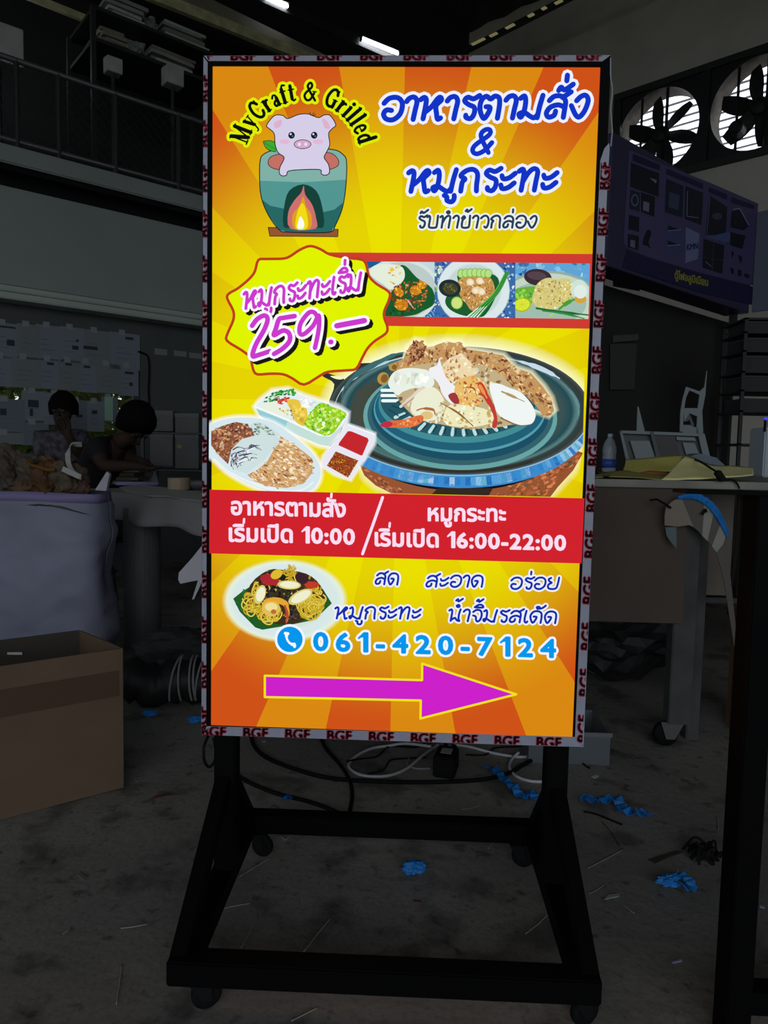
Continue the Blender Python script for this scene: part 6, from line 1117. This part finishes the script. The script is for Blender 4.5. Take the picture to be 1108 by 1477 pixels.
qd([(285, 385), (345, 405), (342, 520), (280, 500)], (44, 48, 76)); Q.ell(*k12([(314, 450)])[0], 5.5, 9, (110, 116, 150)); Q.ell(*k12([(314, 450)])[0], 3.6, 6.6, (44, 48, 76)); qd([(350, 400), (435, 430), (430, 550), (350, 520)], DKP); qd([(365, 455), (400, 465), (398, 520), (362, 508)], (130, 140, 170))
qd([(278, 535), (340, 552), (338, 640), (275, 622)], DKP); qd([(272, 648), (338, 665), (336, 750), (270, 730)], DKP); qd([(288, 685), (316, 690), (314, 735), (286, 725)], (120, 124, 160)); Q.poly(k12([(360, 700), (380, 640), (400, 625), (412, 650), (395, 700), (410, 740), (385, 720), (370, 720)]), (24, 24, 40), 3)
qd([(500, 320), (605, 365), (598, 555), (492, 520)], (36, 44, 70)); qd([(520, 400), (580, 420), (575, 510), (515, 490)], (70, 86, 120)); qd([(500, 260), (600, 300), (722, 350), (720, 385), (600, 335), (500, 295)], (44, 42, 90))
qd([(615, 365), (722, 405), (712, 600), (610, 560)], (34, 38, 60)); Q.stroke(k12([(628, 395), (624, 545), (695, 555)]), .9, (150, 156, 190), disc=0)
qd([(505, 585), (600, 610), (598, 780), (500, 755)], (80, 88, 140)); qd([(512, 600), (580, 625), (512, 630)], (20, 22, 36)); qd([(510, 690), (575, 715), (510, 720)], (20, 22, 36)); Q.stroke(k12([(512, 632), (590, 625)]), .9, (170, 176, 210), disc=0); Q.stroke(k12([(508, 720), (585, 715)]), .9, (170, 176, 210), disc=0)
qd([(618, 610), (700, 650), (690, 800), (615, 825)], (132, 142, 190)); qd([(700, 650), (712, 660), (700, 790), (690, 800)], (86, 90, 140))
q = k12([(624, 748), (690, 738)]); ftext(Q, 'KMN', q[0][0], q[0][1], q[1][0], q[1][1], 9, (40, 50, 130), .7)
qd([(755, 370), (865, 415), (865, 450), (755, 400)], (44, 42, 90)); qd([(890, 430), (1030, 480), (1025, 505), (890, 465)], (44, 42, 90))
qd([(760, 420), (865, 490), (855, 660), (735, 655)], (36, 38, 56)); Q.stroke(k12([(762, 425), (752, 560), (742, 650)]), .8, (130, 134, 170), disc=0); Q.ell(*k12([(805, 545)])[0], 7, 5, (80, 84, 110)); qd([(740, 670), (870, 640), (980, 690), (850, 700)], (96, 110, 170))
qd([(890, 520), (940, 500), (1000, 600), (960, 630), (885, 610)], (30, 36, 50)); Q.stroke(k12([(900, 505), (940, 500), (995, 600)]), 1.6, (150, 160, 200), disc=0); qd([(885, 640), (975, 660), (955, 740), (880, 715)], (26, 28, 44)); Q.ell(*k12([(915, 580)])[0], 1.6, 1.6, (90, 60, 50))
qd([(725, 680), (848, 720), (835, 890), (718, 850)], (30, 34, 46)); Q.stroke(k12([(785, 700), (775, 870)]), .7, (80, 84, 110), disc=0); Q.stroke(k12([(722, 790), (840, 810)]), .7, (80, 84, 110), disc=0); Q.stroke(k12([(735, 815), (770, 845)]), 1, (150, 150, 180), disc=0)
for pts in ([(890, 750), (905, 760), (895, 800)], [(930, 775), (955, 790), (945, 830)], [(885, 850), (905, 860), (902, 890), (888, 885)], [(930, 860), (950, 870), (950, 900), (930, 905)], [(968, 885), (998, 895), (995, 915), (968, 905)]): qd(pts, (26, 26, 40))
Q.finish('picture_print', ds, PM_D)
qd([(270, 745), (400, 795), (700, 885), (1020, 965), (1015, 1075), (700, 1000), (240, 850)], (36, 34, 84))
q = k12([(552, 915), (750, 962)]); ftext(Q, 'ตู้ไฟอลูมิเนียม', q[0][0], q[0][1], q[1][0], q[1][1], 9.0, (214, 206, 60), .5, href=.6)
Q.finish('caption_print', ds, PM_D)
for f in (.03, .97): obj('support_post', MB().axbox(O2+dB*W2*f-nB*.1+Z3*zbot2/2, dB, nB, Z3, .05, .05, zbot2), darkst, ds)
pe = flat(tr2); toC = (Vector((-nB.y, nB.x, 0))); wp2 = nB*.8 + dB*.0
sp2 = thing('side_display_panel', 'plain blue-grey panel at the right edge joining the picture box', 'panel', pe+dB*.02+nB*.3+Z3*zbot2)
obj('panel', MB().axbox(pe+dB*.03+nB*.36+Z3*((ztop2+zbot2)/2), nB, dB, Z3, .7, .02, ztop2-zbot2-.02, .003), mat('blue_grey_panel', (.17, .20, .27), .6), sp2); obj('support_post', MB().axbox(pe+dB*.03+nB*.68+Z3*(zbot2/2), nB, dB, Z3, .04, .02, zbot2+.01), darkst, sp2)
# booth wall below the box: panels, posts and a shelf of grey cartons
bo = thing('booth_partition', 'dark partition under the picture box behind the bench', 'partition', O2+dB*W2/2-nB*.3)
obj('panel', MB().axbox(O2+dB*W2/2-nB*.32+Z3*zbot2/2, dB, nB, Z3, W2*1.3, .03, zbot2), mat('charcoal_board', (.035, .034, .034), .8), bo)
def onQ(p, off=-.29): return onplane(p[0], p[1], PA+nB*off, nB)
for pts, m in (([(880, 496), (918, 496), (914, 562), (880, 562)], mat('dull_grey_sheet', (.07, .07, .068), .8)), ([(884, 484), (920, 482), (920, 491), (884, 494)], mat('dull_grey_strip', (.10, .10, .095), .8)), ([(884, 404), (922, 410), (922, 420), (884, 413)], mat('dull_grey_strip', (0, 0, 0)))):
    obj('fixed_sheet', MB().prism([onQ(p) for p in pts], nB*.006), m, bo)
obj('pale_post', MB().bar(onQ((1046, 600)), onQ((1047, 484)), .035), mat('dull_grey_sheet', (0, 0, 0)), bo); obj('post_cap', MB().lathe(onQ((1047, 482)), [(.02, 0), (.03, .02), (.028, .05), (.01, .065)], 14), mat('dull_grey_strip', (0, 0, 0)), bo)
sh_ = thing('tall_shelf', 'tall shelf with grey cartons at the right picture edge', 'shelf', at(1100, 640, 3.3)*1)
xs0, xs1 = at(1073, 500, 3.3).x, at(1073, 500, 3.3).x+.6
YS_ = 3.3
for v_ in (458, 478, 505, 535, 562, 592, 640): obj('shelf_board', MB().box(xs0, xs1, 3.3, 3.65, at(1090, v_, 3.3).z-.012, at(1090, v_, 3.3).z), darkst, sh_)
for x_ in (xs0, xs1-.02): 
    for y_ in (3.31, 3.63): obj('upright', MB().box(x_, x_+.02, y_-.01, y_+.01, 0, at(1090, 458, 3.3).z), darkst, sh_)
for k, (v0, v1) in enumerate(((462, 476), (486, 503), (512, 533), (541, 560), (574, 590))):
    z1, z0 = at(1090, v0, 3.3).z, at(1090, v1+2 if k != 0 else 478, 3.3).z; z0 = at(1090, (478, 505, 535, 562, 592)[k], 3.3).z+.001
    t = thing('shelf_carton', 'grey carton on shelf %s of the tall shelf' % ['one, topmost', 'two', 'three, in the middle', 'four', 'five, lowest'][k], 'carton', (xs0+.25, 3.45, z0), 'grey cartons on the tall shelf'); obj('body', MB().box(xs0+.03, xs0+.42, 3.33, 3.6, z0, z1-.004, .002), mat('dim_grey_carton', (.045, .045, .045), .8), t); obj('lid', MB().box(xs0+.025, xs0+.425, 3.325, 3.605, z1-.012, z1, .002), mat('dim_grey_lid', (.06, .06, .06), .8), t)
led = at(1105, 604, 1.9); tag(obj('indicator_lamp', MB().lathe(led, [(.002, -.006), (.006, -.003), (.006, .003), (.002, .006)], 12), mat('blue_led', (.02, .02, 1.0), emit=3.0)), 'tiny blue indicator light at the right picture edge', 'light')
dv = thing('white_device', 'white device edge under the blue light at the right picture edge', 'device', (led.x+.12, 1.9, bz)); a, b = at(1103, 642, 1.9), at(1103, 616, 1.9); obj('housing', MB().box(a.x, a.x+.25, 1.9, 2.05, bz+.001, b.z, .006), mat('device_white', (.4, .45, .5), .4), dv); obj('top_arm', MB().bar((led.x, 1.905, b.z-.02), (led.x, 1.905, led.z-.004), .008), blackm, dv)
# floor clutter to the right and behind
crumple('black_bag', 'black crumpled plastic bag under the front board of the bench', 'bag', F(905, 1010)+Vector((0, .25, 0)), .27, (30, 30, 30), 9, sq=(1.2, .7, .9), amp=.5, m=blackpl)
a = F(862, 985)+Vector((0, .1, 0)); tag(obj('pale_sheet', MB().grid(lambda i, j: a+Vector((-.12+.3*i, .02*math.sin(i*7)+.16*j, .02+.19*j+.015*math.sin(i*9))), 12, 4), mat('dull_pale_film', (.16, .165, .16), .7), solid=.003), 'dull pale sheet leaning by the black bag', 'sheet')
q = F(848, 1112); q2 = F(879, 1104); pb = thing('plastic_bin', 'grey-blue plastic bin half hidden behind the right side of the sign', 'bin', (q2.x-.12, q2.y+.12, 0)); hbn = at(879, 1058, q2.y).z
for nm, a in (('front_wall', (q2.x-.26, q2.x, q2.y, q2.y+.005)), ('rear_wall', (q2.x-.26, q2.x, q2.y+.215, q2.y+.22)), ('side_wall', (q2.x-.26, q2.x-.255, q2.y+.005, q2.y+.215)), ('side_wall', (q2.x-.005, q2.x, q2.y+.005, q2.y+.215))): obj(nm, MB().box(*a, .004, hbn), mat('bin_plastic', (.10, .115, .13), .4), pb)
obj('bin_bottom', MB().box(q2.x-.26, q2.x, q2.y, q2.y+.22, 0, .004), mat('bin_plastic', (0, 0, 0)), pb); obj('bin_rim', MB().box(q2.x-.265, q2.x+.005, q2.y-.004, q2.y+.001, hbn-.012, hbn+.002), mat('bin_rim', (.14, .155, .17), .4), pb)
def ftube(name, pts, r_, m, lab, cat, n=8, group=None, par=None):
    P3 = [Vector((*F(p[0], p[1]).xy, (p[2] if len(p) > 2 else 0)+r_+.0005)) for p in pts]; return tag(obj(name, MB().tube([Vector(q) for q in cr(P3, n)], r_, 8), m, par, smooth=True), lab, cat, group)
ftube('floor_cable', [(362, 1060), (366, 1078), (385, 1096), (430, 1114), (480, 1126), (560, 1131), (640, 1131), (700, 1127), (735, 1118), (752, 1108), (766, 1100)], .0065, blackm, 'thick black cable running across the floor behind the stand', 'cable')
ftube('floor_cable', [(462, 1064), (470, 1082), (490, 1105), (503, 1125), (508, 1145), (506, 1166), (500, 1190)], .0055, blackm, 'black cable dropping behind the rear bar, left of the white loop', 'cable')
ftube('floor_cable', [(338, 1118), (360, 1132), (400, 1148), (440, 1158), (470, 1168), (505, 1184)], .006, blackm, 'black cable from the left post towards the rear bar', 'cable')
ftube('thin_cable', [(500, 1104, .01), (520, 1096), (545, 1092), (562, 1078), (600, 1079), (618, 1068)], .0028, blackm, 'thin black lead woven through the white loop', 'cable')
ftube('thin_cable', [(530, 1123, .012), (552, 1118, .012), (562, 1102, .006), (575, 1096), (615, 1094)], .0028, blackm, 'thin black lead entering the adapter from the left', 'cable')
ftube('thin_cable', [(672, 1090), (700, 1090), (716, 1080), (750, 1078), (800, 1072), (845, 1106), (850, 1108)], .0028, blackm, 'thin black lead leaving the adapter to the right', 'cable')
ftube('thin_cable', [(842, 1172), (860, 1176), (880, 1184), (897, 1191)], .0028, blackm, 'thin black lead on the floor right of the right post', 'cable')
whc = mat('white_cable_sheath', (.50, .49, .52), .45)
ftube('white_cable', [(632, 1076), (610, 1092), (585, 1112), (555, 1122), (520, 1120), (503, 1108), (512, 1094), (535, 1082), (560, 1078), (585, 1078, .008), (622, 1084, .012)], .0048, whc, 'white cable looped on the floor left of the adapter', 'cable')
ftube('white_cable', [(655, 1076), (680, 1080), (710, 1088), (745, 1094), (775, 1094), (800, 1102)], .0048, whc, 'white cable running from the adapter to the right post', 'cable')
ftube('white_cable', [(748, 1092, .01), (738, 1098), (735, 1110), (745, 1122), (765, 1129), (792, 1130)], .0048, whc, 'short white cable loop beside the right post', 'cable')
ftube('white_cable', [(590, 1096), (588, 1104), (600, 1110), (622, 1110)], .003, mat('grey_cable_sheath', (.25, .25, .26), .5), 'thin grey cable bend at the left of the adapter', 'cable')
pA, pB2 = F(624, 1122), F(655, 1126); d = flat(pB2-pA).normalized(); n = Z3.cross(d); adp = thing('power_adapter', 'black power adapter box with white label and plugs on the floor', 'adapter', pA+d*.03)
wA = (pB2-pA).length; obj('housing', MB().axbox(pA+d*wA/2+n*.05+Z3*.034, d, n, Z3, wA, .10, .066, .005), blackm, adp); obj('white_label', MB().axbox(pA+d*wA*.5+n*.055+Z3*.0675, d, n, Z3, wA*.5, .04, .001), mat('label_paper', (.3, .3, .3), .5), adp)
for k in (-1, 1): obj('plug', MB().bar(pA+d*wA*.5+n*.095+d*k*.012+Z3*.03, pA+d*wA*.5+n*.125+d*k*.014+Z3*.06, .014), blackm, adp)
def tapestrip(lab, pts, wd, seed):
    P3 = [Vector((*F(u, v).xy, .012+.010*abs(math.sin(i*2.1+seed)))) for i, (u, v) in enumerate(pts)]; return ribbon('blue_tape_strip', P3, wd, bluem, lab, 'tape', th=.001, group=None, n=5, wav=.45, seed=seed)
tapestrip('long blue tape strip lying towards the right post, behind the rear bar', [(700, 1116), (712, 1114), (722, 1128), (740, 1144), (752, 1154), (764, 1154), (776, 1163)], .03, 1)
tapestrip('twisted blue tape strip on the floor right of the right post', [(838, 1160), (850, 1162), (862, 1158), (875, 1164), (888, 1161), (896, 1168), (904, 1180), (922, 1182), (936, 1179)], .034, 2)
tapestrip('short blue tape scrap seen above the rear bar at the left', [(408, 1158), (414, 1160), (421, 1159)], .02, 3)
for lab, u_, v_, sd_ in (('blue crumpled tape left on the floor behind the bundle', 216, 1034, 6), ('blue tape crumb near the lower left corner of the sign', 283, 1042, 7)): crumple('tape_crumb', lab, 'tape', F(u_, v_), .022, (20, 110, 200), sd_, None, (1.3, .8, .5), .6, bluem)
crumple('blue_tape_ball', 'crumpled ball of blue tape on the floor under the stand', 'tape', F(597, 1260), .020, (20, 110, 200), 3, sq=(1.25, .8, .75), amp=.7, m=bluem)
crumple('blue_tape_ball', 'larger blue tape clump at the right with a loose tail', 'tape', F(966, 1280), .021, (20, 110, 200), 4, sq=(1.3, .7, .6), amp=.9, m=bluem)
tapestrip('blue tape tail beside the larger clump', [(975, 1272), (990, 1278), (998, 1288), (986, 1292)], .025, 5)
ct_ = F(1018, 1238); cl_ = thing('cable_tangle', 'small black tangle of wire clippings near the black frame', 'wire', ct_)
for k in range(24):
    a_ = rp.uniform(0, 6.28); l_ = rp.uniform(.02, .055); z_ = rp.uniform(.004, .03); p0 = ct_+Vector((rp.uniform(-.025, .025), rp.uniform(-.02, .02), z_)); obj('wire_piece', MB().tube(cr([p0, p0+Vector((math.cos(a_)*l_*.5, math.sin(a_)*l_*.5, rp.uniform(-.002, .02))), ct_+Vector((math.cos(a_)*l_, math.sin(a_)*l_, .004))], 4), .003, 6), blackm, cl_)
def scrap(name, lab, cat, pts, m, th=.002): return tag(obj(name, MB().prism([F(u, v, .001) for u, v in pts], Z3*th), m), lab, cat)
scrap('dark_strip', 'dark flat strip on the floor right of the stand', 'strip', [(935, 1241), (950, 1236), (975, 1228), (986, 1230), (965, 1237), (945, 1246)], mat('dark_strip', (.05, .04, .035), .6))
white_s = mat('white_floor_scrap', (.42, .44, .47), .6)
scrap('white_scrap', 'torn white paper scrap by the black frame under the bench', 'scrap', [(1046, 1107), (1056, 1112), (1070, 1113), (1070, 1123), (1060, 1121), (1056, 1115)], white_s)
scrap('white_scrap', 'small white chip on the floor beside the plastic bin', 'scrap', [(853, 1121), (860, 1118), (864, 1120), (858, 1123)], white_s)
scrap('white_scrap', 'thin white sliver on the floor near the lower right', 'scrap', [(969, 1388), (983, 1384), (984, 1387), (971, 1390)], mat('lilac_scrap', (.33, .32, .52), .6))
scrap('white_scrap', 'curled grey-white scrap right of the stand by the right side bar', 'scrap', [(872, 1298), (878, 1291), (894, 1290), (892, 1294), (880, 1296)], mat('grey_white_scrap', (.3, .33, .33), .6))
scrap('white_scrap', 'pale chip on the floor left of the stand', 'scrap', [(110, 1262), (116, 1259), (126, 1266), (121, 1270)], mat('dull_chip', (.14, .14, .13), .7))
scrap('white_scrap', 'pale flake beside the rear left caster', 'scrap', [(405, 1207), (411, 1211), (417, 1208), (412, 1213)], mat('grey_white_scrap', (0, 0, 0)))
scrap('white_scrap', 'tiny pale flake behind the stand under the sign bottom', 'scrap', [(377, 1069), (384, 1067), (384, 1070), (379, 1071)], mat('grey_white_scrap', (0, 0, 0)))
scrap('white_scrap', 'violet-white flake at the right edge of the black frame post', 'scrap', [(1096, 1306), (1104, 1309), (1103, 1311), (1096, 1309)], mat('lilac_scrap', (0, 0, 0)))
scrap('red_scrap', 'dull red scrap on the floor under the stand', 'scrap', [(595, 1298), (608, 1300), (607, 1303), (597, 1302)], mat('dull_red', (.12, .05, .045), .7))
scrap('red_scrap', 'dark red thread of scrap on the floor right of the box', 'scrap', [(212, 1156), (225, 1148), (242, 1144), (256, 1147), (240, 1149), (225, 1152)], mat('dull_red', (0, 0, 0)))
for k, (a, b) in enumerate((((346, 1265), (390, 1238)), ((348, 1368), (372, 1322)), ((438, 1374), (478, 1324)), ((420, 1474), (458, 1455)), ((758, 1348), (794, 1316)), ((704, 1225), (722, 1205)), ((848, 1253), (899, 1226)), ((850, 1290), (872, 1276)), ((168, 1450), (176, 1392)), ((90, 1348), (102, 1338)), ((174, 1340), (212, 1334)), ((666, 1168), (694, 1162)), ((900, 1306), (915, 1318)), ((1034, 1178), (1036, 1198)), ((868, 1186), (894, 1222)), ((320, 1312), (360, 1304)))):
    loc_ = ['by the rear left caster', 'inside the stand, left of the middle', 'inside the stand near the middle', 'in front of the front bar, left', 'inside the stand near the right side bar', 'by the rear right caster', 'right of the right side bar, longest', 'right of the right side bar, short', 'standing out at the lower left', 'short, at the far lower left', 'left of the left side bar', 'just above the rear bar', 'beside the curled scrap', 'upright near the wire tangle', 'reddish, behind the longest straw', 'inside the stand by the left side bar'][k]
    mm = ((a[0]+b[0])/2+rp.uniform(-1.5, 1.5), (a[1]+b[1])/2+rp.uniform(-1.5, 1.5)); ftube('floor_straw', [a, mm, b], .0011, mat('pale_straw' if k != 14 else 'dull_red', (.24, .24, .22), .6), 'thin pale straw %s' % loc_ if k != 14 else 'thin reddish straw behind the longest pale straw', 'straw', 4)
